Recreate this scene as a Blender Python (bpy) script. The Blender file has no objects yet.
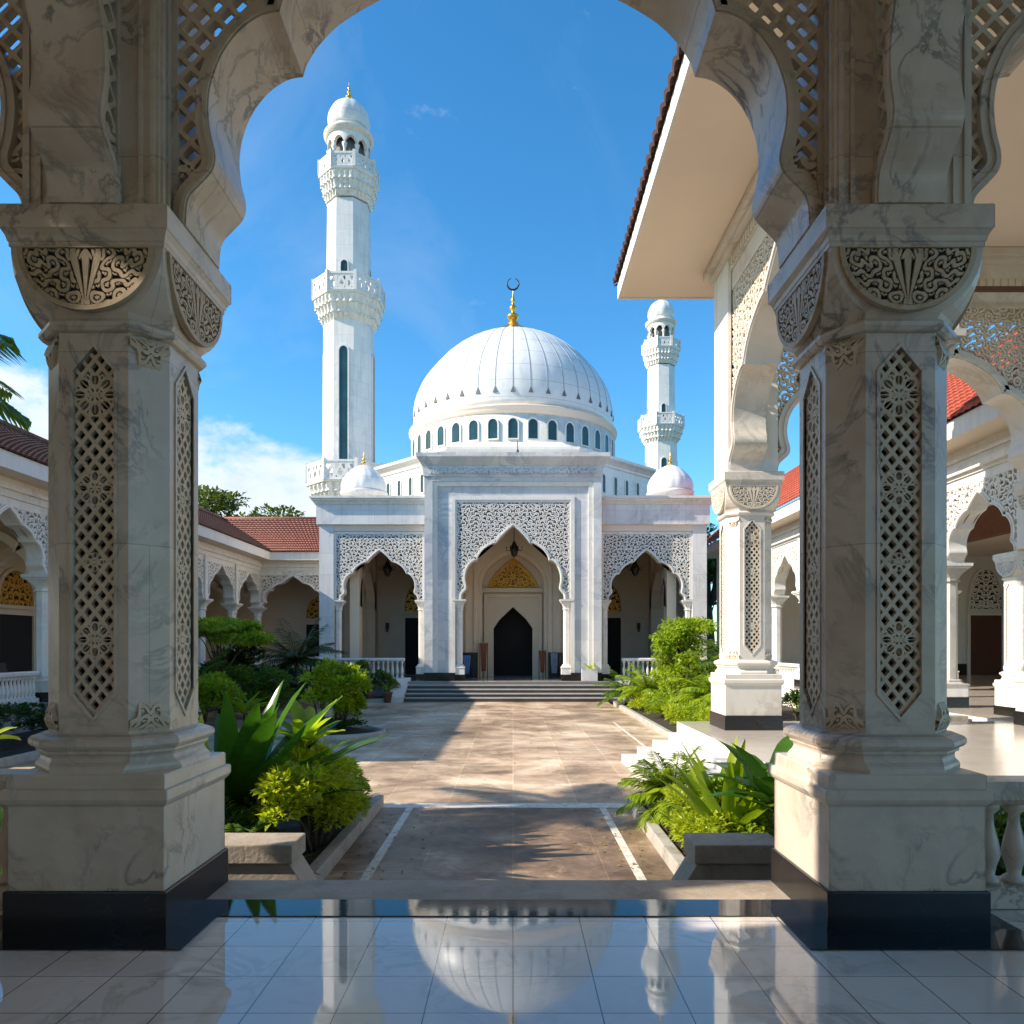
import bpy, bmesh, math, random
import numpy as np
from mathutils import Vector, Matrix
random.seed(7)
NR = np.random.RandomState(11)
PI = math.pi
scene = bpy.context.scene
COL = scene.collection
R = math.radians

# ------------------------------------------------------------------ materials
def mat_new(name):
    m = bpy.data.materials.new(name); m.use_nodes = True
    nt = m.node_tree
    b = nt.nodes['Principled BSDF']
    return m, nt, b
def N(nt, t, **kw):
    n = nt.nodes.new(t)
    for k, v in kw.items(): setattr(n, k, v)
    return n
def ramp(nt, src, stops):
    r = N(nt, 'ShaderNodeValToRGB')
    e = r.color_ramp.elements
    e[0].position, e[0].color = stops[0][0], (*stops[0][1], 1)
    e[1].position, e[1].color = stops[-1][0], (*stops[-1][1], 1)
    for p, c in stops[1:-1]:
        x = e.new(p); x.color = (*c, 1)
    nt.links.new(src, r.inputs[0]); return r.outputs[0]
def mix(nt, fac, a, b, mode='MIX'):
    m = N(nt, 'ShaderNodeMix', data_type='RGBA', blend_type=mode)
    if isinstance(fac, (int, float)): m.inputs[0].default_value = fac
    else: nt.links.new(fac, m.inputs[0])
    for i, v in ((6, a), (7, b)):
        if isinstance(v, tuple): m.inputs[i].default_value = (*v, 1)
        else: nt.links.new(v, m.inputs[i])
    return m.outputs[2]
def mth(nt, op, a, b=None, c=None):
    m = N(nt, 'ShaderNodeMath', operation=op)
    for i, v in enumerate((a, b, c)):
        if v is None: continue
        if isinstance(v, (int, float)): m.inputs[i].default_value = v
        else: nt.links.new(v, m.inputs[i])
    return m.outputs[0]
def noise(nt, vec, scale, detail=4, rough=.55, dist=0):
    n = N(nt, 'ShaderNodeTexNoise')
    n.inputs['Scale'].default_value = scale; n.inputs['Detail'].default_value = detail
    n.inputs['Roughness'].default_value = rough; n.inputs['Distortion'].default_value = dist
    nt.links.new(vec, n.inputs['Vector']); return n.outputs[0]
def coords(nt): return N(nt, 'ShaderNodeTexCoord').outputs['Object']
def bump(nt, b, h, strength=.3, dist=.02):
    n = N(nt, 'ShaderNodeBump'); n.inputs['Strength'].default_value = strength
    n.inputs['Distance'].default_value = dist
    nt.links.new(h, n.inputs['Height']); nt.links.new(n.outputs[0], b.inputs['Normal'])

def marble(name, base, vein, scale=1.6, rough=.35, warm=None, amount=.7, block=None, grime=.0, bmp=.15, coat=0, streak=0, vt=16):
    m, nt, b = mat_new(name)
    co = coords(nt)
    n1 = noise(nt, co, scale, 8, .62, 1.1)
    v1 = mth(nt, 'ABSOLUTE', mth(nt, 'SUBTRACT', n1, .5))
    v1 = mth(nt, 'SUBTRACT', 1.0, mth(nt, 'MULTIPLY', v1, vt))
    v1 = mth(nt, 'MAXIMUM', v1, 0)
    n2 = noise(nt, co, scale*.8, 3, .5)
    v1 = mth(nt, 'MULTIPLY', v1, mth(nt, 'MULTIPLY', mth(nt, 'MAXIMUM', mth(nt, 'SUBTRACT', n2, .42), 0), 5))
    n3 = noise(nt, co, scale*2.3, 5, .65, .6)
    cloud = ramp(nt, n3, [(.35, (0, 0, 0)), (.75, (1, 1, 1))])
    c = mix(nt, mth(nt, 'MULTIPLY', cloud, .45), base, tuple(.62*a+.38*x for a, x in zip(base, vein)))
    if warm:
        w = noise(nt, co, scale*.55, 4, .6, .5)
        wf = ramp(nt, w, [(.45, (0, 0, 0)), (.72, (1, 1, 1))])
        c = mix(nt, mth(nt, 'MULTIPLY', wf, .6), c, warm)
    vm = N(nt, 'ShaderNodeClamp'); nt.links.new(mth(nt, 'MULTIPLY', v1, amount), vm.inputs[0])
    c = mix(nt, vm.outputs[0], c, vein)
    if block:
        g = N(nt, 'ShaderNodeNewGeometry')
        sp = N(nt, 'ShaderNodeSeparateXYZ'); nt.links.new(co, sp.inputs[0])
        cb = N(nt, 'ShaderNodeCombineXYZ')
        nt.links.new(mth(nt, 'ADD', sp.outputs[0], sp.outputs[1]), cb.inputs[0]); nt.links.new(sp.outputs[2], cb.inputs[1])
        br = N(nt, 'ShaderNodeTexBrick'); nt.links.new(cb.outputs[0], br.inputs['Vector'])
        br.inputs['Scale'].default_value = 1; br.inputs['Brick Width'].default_value = block[0]
        br.inputs['Row Height'].default_value = block[1]; br.inputs['Mortar Size'].default_value = block[2]
        br.inputs['Mortar Smooth'].default_value = .3
        br.inputs['Color1'].default_value = (1, 1, 1, 1)
        t = block[3]; br.inputs['Color2'].default_value = (t, t, t*1.02, 1); br.inputs['Mortar'].default_value = (.72, .69, .65, 1)
        br.offset = .5
        c = mix(nt, 1.0, c, br.outputs[0], 'MULTIPLY')
    if grime:
        gn = noise(nt, co, 3.2, 8, .7)
        gf = ramp(nt, gn, [(.5, (0, 0, 0)), (.8, (1, 1, 1))])
        c = mix(nt, mth(nt, 'MULTIPLY', gf, grime), c, (.20, .15, .09))
    if streak:
        mp = N(nt, 'ShaderNodeMapping'); mp.inputs['Scale'].default_value = (3.2, 3.2, .28); nt.links.new(co, mp.inputs[0])
        sf = ramp(nt, noise(nt, mp.outputs[0], 1.6, 7, .7), [(.48, (0, 0, 0)), (.75, (1, 1, 1))])
        c = mix(nt, mth(nt, 'MULTIPLY', sf, streak), c, (.34, .30, .24))
    nt.links.new(c, b.inputs['Base Color'])
    b.inputs['Roughness'].default_value = rough
    if coat: b.inputs['Coat Weight'].default_value = coat; b.inputs['Coat Roughness'].default_value = .03
    bump(nt, b, noise(nt, co, 30, 5, .6), bmp, .01)
    return m
def plain(name, col, rough=.5, metal=0, var=.12, scale=6, bmp=.1):
    m, nt, b = mat_new(name)
    co = coords(nt)
    n = noise(nt, co, scale, 5, .6)
    c = mix(nt, n, tuple(x*(1-var*1.5) for x in col), tuple(min(1, x*(1+var)) for x in col))
    nt.links.new(c, b.inputs['Base Color']); b.inputs['Roughness'].default_value = rough; b.inputs['Metallic'].default_value = metal
    bump(nt, b, noise(nt, co, scale*8, 4), bmp, .01)
    return m
def leafmat(name, c1, c2, trans=.45, rough=.4):
    m, nt, b = mat_new(name)
    at = N(nt, 'ShaderNodeAttribute', attribute_name='rnd')
    c = ramp(nt, at.outputs['Fac'], [(0, c1), (1, c2)])
    co = coords(nt)
    c = mix(nt, .35, c, mix(nt, noise(nt, co, 14, 3), tuple(x*.55 for x in c1), tuple(min(1, x*1.3) for x in c2)))
    nt.links.new(c, b.inputs['Base Color']); b.inputs['Roughness'].default_value = rough
    tr = N(nt, 'ShaderNodeBsdfTranslucent')
    cc = mix(nt, 1.0, c, (1.5, 1.45, .5), 'MULTIPLY'); nt.links.new(cc, tr.inputs[0])
    ms = N(nt, 'ShaderNodeMixShader'); ms.inputs[0].default_value = trans
    nt.links.new(b.outputs[0], ms.inputs[1]); nt.links.new(tr.outputs[0], ms.inputs[2])
    nt.links.new(ms.outputs[0], nt.nodes['Material Output'].inputs[0])
    return m

M = {}
M['cream'] = marble('cream_marble', (.67, .57, .46), (.22, .19, .165), 2.3, .30, (.44, .31, .18), .85, (60, 1.02, .004, .95), grime=.25, vt=24)  # warm base: bounce light from court and interior put into the colour
M['carve'] = marble('carved_marble', (.70, .57, .42), (.34, .26, .18), 3.0, .55, (.48, .37, .23), .4, grime=.25)
M['gilt'] = marble('stained_carving', (.55, .42, .27), (.24, .16, .08), 5.0, .5, (.34, .22, .09), .5, grime=.3)
M['white'] = marble('white_marble', (.82, .78, .71), (.45, .43, .42), 1.2, .4, (.76, .70, .60), .45, streak=.28)
M['whitecarve'] = marble('white_carving', (.80, .765, .70), (.5, .45, .38), 3, .55, (.74, .66, .54), .3)
M['facade'] = marble('grey_marble_cladding', (.74, .72, .69), (.40, .43, .48), .7, .35, (.80, .75, .68), .75, (1.1, .85, .007, .76), streak=.25)
M['shaftm'] = marble('tower_marble', (.80, .775, .735), (.50, .51, .52), .5, .42, (.80, .74, .66), .5, (1.2, .9, .008, .9), streak=.35)
M['domem'] = marble('dome_marble', (.80, .775, .735), (.56, .57, .58), .45, .35, (.74, .68, .60), .35, (60, .95, .02, .95), .16)
M['plaster'] = marble('painted_wall', (.80, .76, .69), (.6, .57, .52), .6, .75, (.74, .68, .58), .1, streak=.3) if True else plain('white_plaster', (.80, .77, .71), .75, var=.05, scale=1.5)
M['soffit'] = plain('cream_soffit', (.84, .70, .56), .8, var=.09, scale=.5)
M['interior'] = plain('interior_plaster', (.80, .64, .46), .7, var=.08, scale=1.5)
M['black'] = marble('black_granite', (.010, .009, .009), (.025, .022, .02), 8, .22, None, .5, bmp=.02)
M['blackpolish'] = marble('polished_black_granite', (.012, .012, .014), (.03, .03, .03), 8, .04, None, .5, bmp=.01)
M['dark'] = plain('shade_black', (.022, .019, .016), .9, bmp=0)  # near-black colour stands for shade in recesses and open doorways
M['backing'] = plain('beige_backing', (.36, .31, .25), .9, bmp=0)  # darkened so the gaps in the gallery carving look shaded
M['darkgrey'] = plain('grey_backing', (.17, .165, .16), .9, bmp=0)  # dark grey puts shade into the holes of pierced carving
M['glass'] = plain('dark_teal_glass', (.025, .07, .075), .12, var=.5, scale=1.2, bmp=0)
M['gold'] = plain('gold', (.75, .42, .07), .3, .85, .15, 5)
M['bronze'] = plain('bronze', (.06, .05, .035), .45, .7, .3, 9)
M['wood'] = plain('dark_wood', (.12, .045, .022), .4, 0, .3, 5)
M['goldcarve'] = plain('gold_carving', (.72, .36, .035), .45, .3, .25, 5)
M['amber'] = plain('amber_panel', (.20, .10, .02), .6, 0, .3, 5)
M['terracotta'] = plain('terracotta_tile', (.23, .07, .042), .75, 0, .7, 5, .5)
M['browntile'] = plain('brown_tile', (.10, .042, .028), .75, 0, .5, 3.5, .4)  # on the left gallery slope this dark brown stands for shade
M['redtile'] = plain('red_tile', (.42, .09, .045), .7, 0, .45, 3.5, .4)  # sunlight on the right gallery slope put into the brighter red
M['wainscot'] = plain('dark_wainscot', (.035, .045, .055), .25, 0, .4, 3)
M['bark'] = plain('bark', (.10, .075, .05), .9, 0, .4, 9, .8)
M['soil'] = plain('soil', (.045, .032, .022), .95, 0, .5, 6, 1)
M['clay'] = plain('clay_pot', (.22, .09, .05), .7, 0, .3, 8)
M['concrete'] = marble('weathered_marble', (.44, .37, .29), (.30, .24, .17), 5, .7, (.24, .18, .11), .4, None, .9, .6)
M['kerbm'] = marble('kerb_stone', (.42, .39, .34), (.20, .17, .13), 4, .8, None, .6, None, .4, .5)
M['leaf_bright'] = leafmat('bright_leaf', (.12, .23, .015), (.40, .50, .035), .5)
M['leaf_yellow'] = leafmat('yellow_leaf', (.18, .30, .02), (.56, .60, .05), .5)
M['leaf_mid'] = leafmat('mid_leaf', (.045, .11, .015), (.16, .25, .03), .45)
M['leaf_dark'] = leafmat('dark_leaf', (.014, .04, .010), (.05, .10, .02), .35)
M['leaf_tree'] = leafmat('tree_leaf', (.035, .065, .012), (.12, .17, .035), .4)
M['leaf_strap'] = leafmat('strap_leaf', (.022, .075, .012), (.07, .18, .022), .38, .25)
M['petal_red'] = leafmat('red_petal', (.5, .02, .01), (.75, .06, .02), .3)
M['petal_white'] = leafmat('white_petal', (.7, .7, .55), (.85, .83, .7), .3)

# --------------------------------------------------------------- object tools
WL = {}          # world offset of every object at authoring time
def tag(o, label=None, cat=None, group=None, kind=None):
    if label: o['label'] = label
    if cat: o['category'] = cat
    if group: o['group'] = group
    if kind: o['kind'] = kind
    return o
def empty(name, loc=(0, 0, 0), parent=None, **kw):
    o = bpy.data.objects.new(name, None); COL.objects.link(o)
    o.empty_display_size = .2
    base = Vector((0, 0, 0))
    if parent is not None: o.parent = parent; base = WL[parent.name]
    o.location = Vector(loc)-base
    WL[o.name] = Vector(loc)
    return tag(o, **kw)
def mesh_obj(name, me, mat, parent=None, org=None):
    o = bpy.data.objects.new(name, me); COL.objects.link(o)
    if mat is not None: me.materials.append(mat)
    if parent is not None: o.parent = parent
    return o
def copy_tree(o, parent=None):
    c = o.copy(); COL.objects.link(c)
    if parent is not None: c.parent = parent
    WL[c.name] = WL.get(o.name, Vector((0, 0, 0))).copy()
    for ch in list(o.children): copy_tree(ch, c)
    return c

ID = lambda p: p
def plane(o, u, n):
    o = Vector(o); u = Vector(u); n = Vector(n)
    def f(p):   # p=(u, w, v): along, outward, up
        return o+u*p[0]+n*p[1]+Vector((0, 0, p[2]))
    return f
class MB:
    def __init__(s, fn=None): s.v = []; s.f = []; s.sm = []; s.fn = fn or (lambda p: Vector(p)); s.col = []
    def add(s, vs, fs, smooth=False):
        n = len(s.v); s.v += [s.fn(p) for p in vs]
        for f in fs: s.f.append([i+n for i in f]); s.sm.append(smooth)
        return s
    def box(s, x0, y0, z0, x1, y1, z1):
        s.add([(x0, y0, z0), (x1, y0, z0), (x1, y1, z0), (x0, y1, z0), (x0, y0, z1), (x1, y0, z1), (x1, y1, z1), (x0, y1, z1)],
              [(0, 3, 2, 1), (4, 5, 6, 7), (0, 1, 5, 4), (1, 2, 6, 5), (2, 3, 7, 6), (3, 0, 4, 7)]); return s
    def prism(s, poly, a, b):      # poly in (u,v), extruded along w from a to b
        n = len(poly)
        vs = [(u, a, v) for u, v in poly]+[(u, b, v) for u, v in poly]
        s.add(vs, [list(range(n))[::-1], list(range(n, 2*n))]+[(i, (i+1) % n, n+(i+1) % n, n+i) for i in range(n)]); return s
    def ribbon(s, inner, outer, a, b):   # strip between two polylines, extruded
        n = len(inner)
        vs = [(u, a, v) for u, v in inner]+[(u, a, v) for u, v in outer]+[(u, b, v) for u, v in inner]+[(u, b, v) for u, v in outer]
        fs = []
        for i in range(n-1):
            fs += [(i, i+1, n+i+1, n+i), (2*n+i, 3*n+i, 3*n+i+1, 2*n+i+1), (i, 2*n+i, 2*n+i+1, i+1), (n+i, n+i+1, 3*n+i+1, 3*n+i)]
        fs += [(0, n, 3*n, 2*n), (n-1, 3*n-1, 4*n-1, 2*n-1)]
        s.add(vs, fs); return s
    def loft(s, rings, smooth=False, cap=True, closed=True):
        n = len(rings[0]); vs = [p for r in rings for p in r]; fs = []
        for k in range(len(rings)-1):
            for i in range(n if closed else n-1):
                j = (i+1) % n; fs.append((k*n+i, k*n+j, (k+1)*n+j, (k+1)*n+i))
        m = len(s.v)
        s.add(vs, fs, smooth)
        if cap and closed:
            s.f.append([m+i for i in range(n)][::-1]); s.sm.append(False)
            s.f.append([m+(len(rings)-1)*n+i for i in range(n)]); s.sm.append(False)
        return s
    def lathe(s, prof, seg=32, c=(0, 0), smooth=True, rot=0):
        s.loft([[(c[0]+r*math.cos(2*PI*i/seg+rot), c[1]+r*math.sin(2*PI*i/seg+rot), z) for i in range(seg)] for r, z in prof], smooth); return s
    def tube(s, pts, rad, seg=6, smooth=True):
        pts = [Vector(p) for p in pts]; rings = []
        for i, p in enumerate(pts):
            d = (pts[min(i+1, len(pts)-1)]-pts[max(i-1, 0)]).normalized()
            a = d.cross(Vector((0, 0, 1)) if abs(d.z) < .9 else Vector((1, 0, 0))).normalized(); b = d.cross(a)
            r = rad[i] if isinstance(rad, (list, tuple)) else rad
            rings.append([tuple(p+(a*math.cos(2*PI*k/seg)+b*math.sin(2*PI*k/seg))*r) for k in range(seg)])
        s.loft(rings, smooth); return s
    def build(s, name, mat, parent=None, org=None, recalc=True, bev=0, **kw):
        off = Vector(org) if org is not None else (WL[parent.name] if parent is not None else Vector((0, 0, 0)))
        me = bpy.data.meshes.new(name)
        me.from_pydata([tuple(v-off) for v in s.v], [], s.f)
        me.polygons.foreach_set('use_smooth', s.sm)
        if recalc:
            bm = bmesh.new(); bm.from_mesh(me); bmesh.ops.recalc_face_normals(bm, faces=bm.faces)
            if bev:
                ed = [e for e in bm.edges if len(e.link_faces) == 2 and e.calc_face_angle(0) > .5]
                bmesh.ops.bevel(bm, geom=ed, offset=bev, segments=2, profile=.6, affect='EDGES')
            bm.to_mesh(me); bm.free()
        me.update()
        o = mesh_obj(name, me, mat, parent)
        if parent is None and org is not None: o.location = off
        elif parent is not None and org is not None: o.location = off-WL[parent.name]
        WL[o.name] = off.copy()
        return tag(o, **kw)

# ------------------------------------------------------------ implicit panels
def msquares(F, u0, v0, cell):
    """polygons of F>0 on a grid; returns verts2d, faces, contour edges"""
    nu, nv = F.shape; verts = []; idx = {}; faces = []; edges = []
    pos = F > 0
    cnt = pos[:-1, :-1].astype(int)+pos[1:, :-1]+pos[1:, 1:]+pos[:-1, 1:]
    I, J = np.nonzero(cnt)
    for i, j in zip(I.tolist(), J.tolist()):
        cs = ((i, j), (i+1, j), (i+1, j+1), (i, j+1)); poly = []; kinds = []
        for k in range(4):
            a = cs[k]; b = cs[(k+1) & 3]; fa = F[a]; fb = F[b]
            if fa > 0:
                key = a
                if key not in idx: idx[key] = len(verts); verts.append((u0+a[0]*cell, v0+a[1]*cell))
                poly.append(idx[key]); kinds.append(0)
            if (fa > 0) != (fb > 0):
                key = (a, b) if a < b else (b, a)
                if key not in idx:
                    t = min(.97, max(.03, fa/(fa-fb))); idx[key] = len(verts)
                    verts.append((u0+(a[0]+(b[0]-a[0])*t)*cell, v0+(a[1]+(b[1]-a[1])*t)*cell))
                poly.append(idx[key]); kinds.append(2 if fa > 0 else 1)
        if len(poly) >= 3:
            faces.append(poly)
            for k in range(len(poly)):
                if kinds[k] == 2 and kinds[(k+1) % len(poly)] == 1: edges.append((poly[k], poly[(k+1) % len(poly)]))
    return verts, faces, edges
def field_grid(u0, u1, v0, v1, cell):
    us = np.arange(int(math.ceil((u1-u0)/cell))+1)*cell+u0; vs = np.arange(int(math.ceil((v1-v0)/cell))+1)*cell+v0
    return np.meshgrid(us, vs, indexing='ij')
def relief(mb, F, u0, v0, cell, wf, wb, back=False):
    vs, fs, es = msquares(F, u0, v0, cell); n = len(vs)
    V = [(u, wf, v) for u, v in vs]+[(u, wb, v) for u, v in vs]
    Fc = list(fs)+[(a, a+n, b+n, b) for a, b in es]
    if back: Fc += [[i+n for i in f][::-1] for f in fs]
    mb.add(V, Fc)
def hsh(i, j, s=0):
    x = np.sin(i*127.1+j*311.7+s*74.7)*43758.5453
    return x-np.floor(x)
def pat_diamond(U, V, p, q, w):
    a = U/p+V/q; b = U/p-V/q
    da = np.abs(a-np.round(a)); db = np.abs(b-np.round(b))
    return w/p*.5-np.minimum(da, db)
def pat_scroll(U, V, p, w=.13, s=0):
    """warped interlacing arcs with small leaves: arabesque"""
    U = U+p*.22*np.sin(V/p*1.9+s); V = V+p*.22*np.sin(U/p*2.3+s*2)
    x = U/p; y = V/p; i = np.floor(x); j = np.floor(y); fx = x-i; fy = y-j
    fl = hsh(i, j, s) > .5
    fx = np.where(fl, 1-fx, fx)
    r1 = np.hypot(fx, fy); r2 = np.hypot(1-fx, 1-fy)
    d = np.minimum(np.abs(r1-.5), np.abs(r2-.5))
    f = w-d
    # leaf blobs inside the loops
    th = np.arctan2(fy, fx)
    f = np.maximum(f, .20+.07*np.cos(th*6)-r1)
    f = np.maximum(f, .17+.06*np.cos(np.arctan2(1-fy, 1-fx)*6)-r2)
    d3 = np.abs((1-fx)-fy)*.7+np.hypot(fx-.86, fy-.14)*.5
    f = np.maximum(f, .12-d3)
    return f
def rosette(U, V, cu, cv, r):
    x = U-cu; y = V-cv; q = np.hypot(x, y)/r; th = np.arctan2(y, x)
    def ring_of(n, rc, a, b2, t, ph=0):
        k = 2*PI/n; tt = (th-ph+k/2) % k-k/2; X = q*np.cos(tt)-rc; Y = q*np.sin(tt)
        e = np.hypot(X/a, Y/b2); return t-np.abs(e-1)*min(a, b2), e
    f1, e1 = ring_of(8, .66, .29, .20, .040); f2, e2 = ring_of(8, .80, .16, .07, .03, PI/8); f3, e3 = ring_of(6, .22, .15, .09, .035)
    f = np.maximum(np.maximum(f1, f3), np.maximum(np.maximum(.035-np.abs(q-.395), .07-q), f2))
    f = np.maximum(f, .045-np.abs(np.sin(th*4))*q*.6-np.maximum(0, q-.8))
    return np.where(q < 1, f*.5, -1.0), q
def dist_poly(U, V, pts):
    D = np.full(U.shape, 1e9)
    for (ax, ay), (bx, by) in zip(pts[:-1], pts[1:]):
        dx, dy = bx-ax, by-ay; L = dx*dx+dy*dy+1e-12
        t = np.clip(((U-ax)*dx+(V-ay)*dy)/L, 0, 1)
        D = np.minimum(D, np.hypot(U-ax-t*dx, V-ay-t*dy))
    return D
def inside_poly(U, V, pts):
    c = np.zeros(U.shape, bool); n = len(pts)
    for k in range(n):
        ax, ay = pts[k]; bx, by = pts[(k+1) % n]
        if ay == by: continue
        c ^= ((ay > V) != (by > V)) & (U < (bx-ax)*(V-ay)/(by-ay)+ax)
    return c

# ------------------------------------------------------------------ arches
HALF = [(1.0, 0), (.997, .045), (.985, .075), (.955, .10), (.915, .135), (.905, .175), (.922, .235), (.928, .30), (.915, .365), (.88, .43),
        (.825, .485), (.76, .52), (.70, .53), (.685, .565), (.64, .62), (.57, .675), (.48, .72), (.40, .75), (.32, .765), (.30, .79), (.235, .845), (.14, .915), (.05, .97), (0, 1.0)]
HALF_SOFT = [(1.0, 0), (.985, .06), (.94, .09), (.935, .14), (.955, .22), (.95, .32), (.91, .42), (.84, .50), (.78, .535), (.75, .60), (.66, .69), (.55, .76), (.48, .79), (.43, .83), (.28, .91), (.12, .97), (0, 1.0)]
def smooth_half(H, cusps):
    out = []; st = 0
    for c in list(cusps)+[len(H)-1]:
        seg = H[st:c+1]
        for i in range(len(seg)-1):
            p0 = seg[max(i-1, 0)]; p1 = seg[i]; p2 = seg[i+1]; p3 = seg[min(i+2, len(seg)-1)]
            for k in range(4):
                t = k/4
                out.append(tuple(.5*(2*p1[j]+(p2[j]-p0[j])*t+(2*p0[j]-5*p1[j]+4*p2[j]-p3[j])*t*t+(3*p1[j]-p0[j]-3*p2[j]+p3[j])*t**3) for j in (0, 1)))
        st = c
    return out+[H[-1]]
HALF = smooth_half(HALF, (12, 18)); HALF_SOFT = smooth_half(HALF_SOFT, (8, 12))
def arch_pts(w, h, soft=False):      # left foot -> apex -> right foot
    H = HALF_SOFT if soft else HALF
    r = [(x*w, z*h) for x, z in H]
    return [(-x, z) for x, z in r]+r[::-1][1:]
def offset_pts(pts, d):
    out = []
    for i, p in enumerate(pts):
        a = Vector(pts[max(i-1, 0)]); b = Vector(pts[min(i+1, len(pts)-1)])
        t = (b-a).normalized(); n = Vector((-t.y, t.x))
        out.append((p[0]+n.x*d, p[1]+n.y*d))
    out[0] = (pts[0][0]-d, pts[0][1]); out[-1] = (pts[-1][0]+d, pts[-1][1])
    return out
def arch(parent, fn, cu, spring, w, h, half, top, depth, mats, ring=.1, pat='mix', cell=.02, pitch=.14, two=True, back=None, soft=False, side=.09, name='arch', topband=.25):
    """moulded cusped arch with pierced spandrel; fn maps (u,w,v); w=0 is the wall's centre plane, depth its thickness"""
    pts = [(u+cu, v+spring) for u, v in arch_pts(w, h, soft)]
    out = [(u+cu, v+spring) for u, v in offset_pts(arch_pts(w, h, soft), ring)]
    hd = depth/2
    mb = MB(fn)
    mb.ribbon(pts, out, hd, -hd)
    o2 = [(u+cu, v+spring) for u, v in offset_pts(arch_pts(w, h, soft), ring*.45)]
    o1 = [(u+cu, v+spring) for u, v in offset_pts(arch_pts(w, h, soft), ring*.12)]
    mb.ribbon(o1, o2, hd+.018*ring/.1, hd-.01)
    mb.ribbon(o1, o2, -hd-.018*ring/.1, -hd+.01)
    # rectangular frame: sides + head band
    L = cu-half; Rr = cu+half; T = spring+top
    mb.box(L, -hd*.93, spring+.02, L+side, hd*.93, T); mb.box(Rr-side, -hd*.93, spring+.02, Rr, hd*.93, T)
    mb.box(L+side, -hd*.9, T-topband, Rr-side, hd*.9, T)
    o = mb.build(name, mats[0], parent)
    sp = MB(fn)
    u0, u1 = L+side*.5, Rr-side*.5; v0, v1 = spring+.01, T-topband*.8
    U, V = field_grid(u0, u1, v0, v1, cell)
    d = dist_poly(U, V, pts)
    ins = inside_poly(U, V, pts+[(pts[-1][0], spring-9), (pts[0][0], spring-9)])
    reg = np.where(ins, -d, d)-ring*.6
    uu, vv = U-cu, V-spring
    if pat == 'diamond' or pat == 'mix':
        f = pat_diamond(uu, vv, pitch, pitch*1.02, pitch*.26)
        if pat == 'mix':
            g = pat_scroll(uu, vv, pitch*.72, .15)
            lo = vv < .17*h+.05*np.sin(uu*9)
            f = np.where(lo, g, f)
            k = pitch*6
            cx = (np.floor(np.abs(uu)/k)+.5)*k; cy = (np.floor(vv/k)+.5)*k
            ro, q = rosette(np.abs(uu), vv, cx, cy, pitch*.9)
            f = np.where((q < 1) & ~lo, ro, f)
    else:
        f = pat_scroll(np.abs(uu), vv, pitch, .135)
    F = np.minimum(f*pitch, reg)
    th = min(.05, depth*.2)
    relief(sp, F, u0, v0, cell, hd*.86, hd*.86-th, back=two)
    if two: relief(sp, F, u0, v0, cell, -hd*.86+th, -hd*.86, back=True)
    s = sp.build('lattice_screen', mats[1], o, recalc=False)
    if back:
        bk = MB(fn); half_poly = [(L+side*.3, spring+.02), (L+side*.3, T-.02), (cu, T-.02)]
        n = len(pts)//2
        oo = [(u+cu, v+spring) for u, v in offset_pts(arch_pts(w, h, soft), ring*.5)]
        bk.prism(half_poly+[oo[i] for i in range(n, -1, -1)], -hd*.8, hd*.86-th-.01-min(.06, depth*.15))
        bk.prism([(Rr-side*.3, spring+.02), (Rr-side*.3, T-.02), (cu, T-.02)]+[oo[i] for i in range(n, 2*n+1)], -hd*.8, hd*.86-th-.01-min(.06, depth*.15))
        bk.build('backing', back, o)  # shade of the holes is put into the backing's darker colour
    return o
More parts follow.
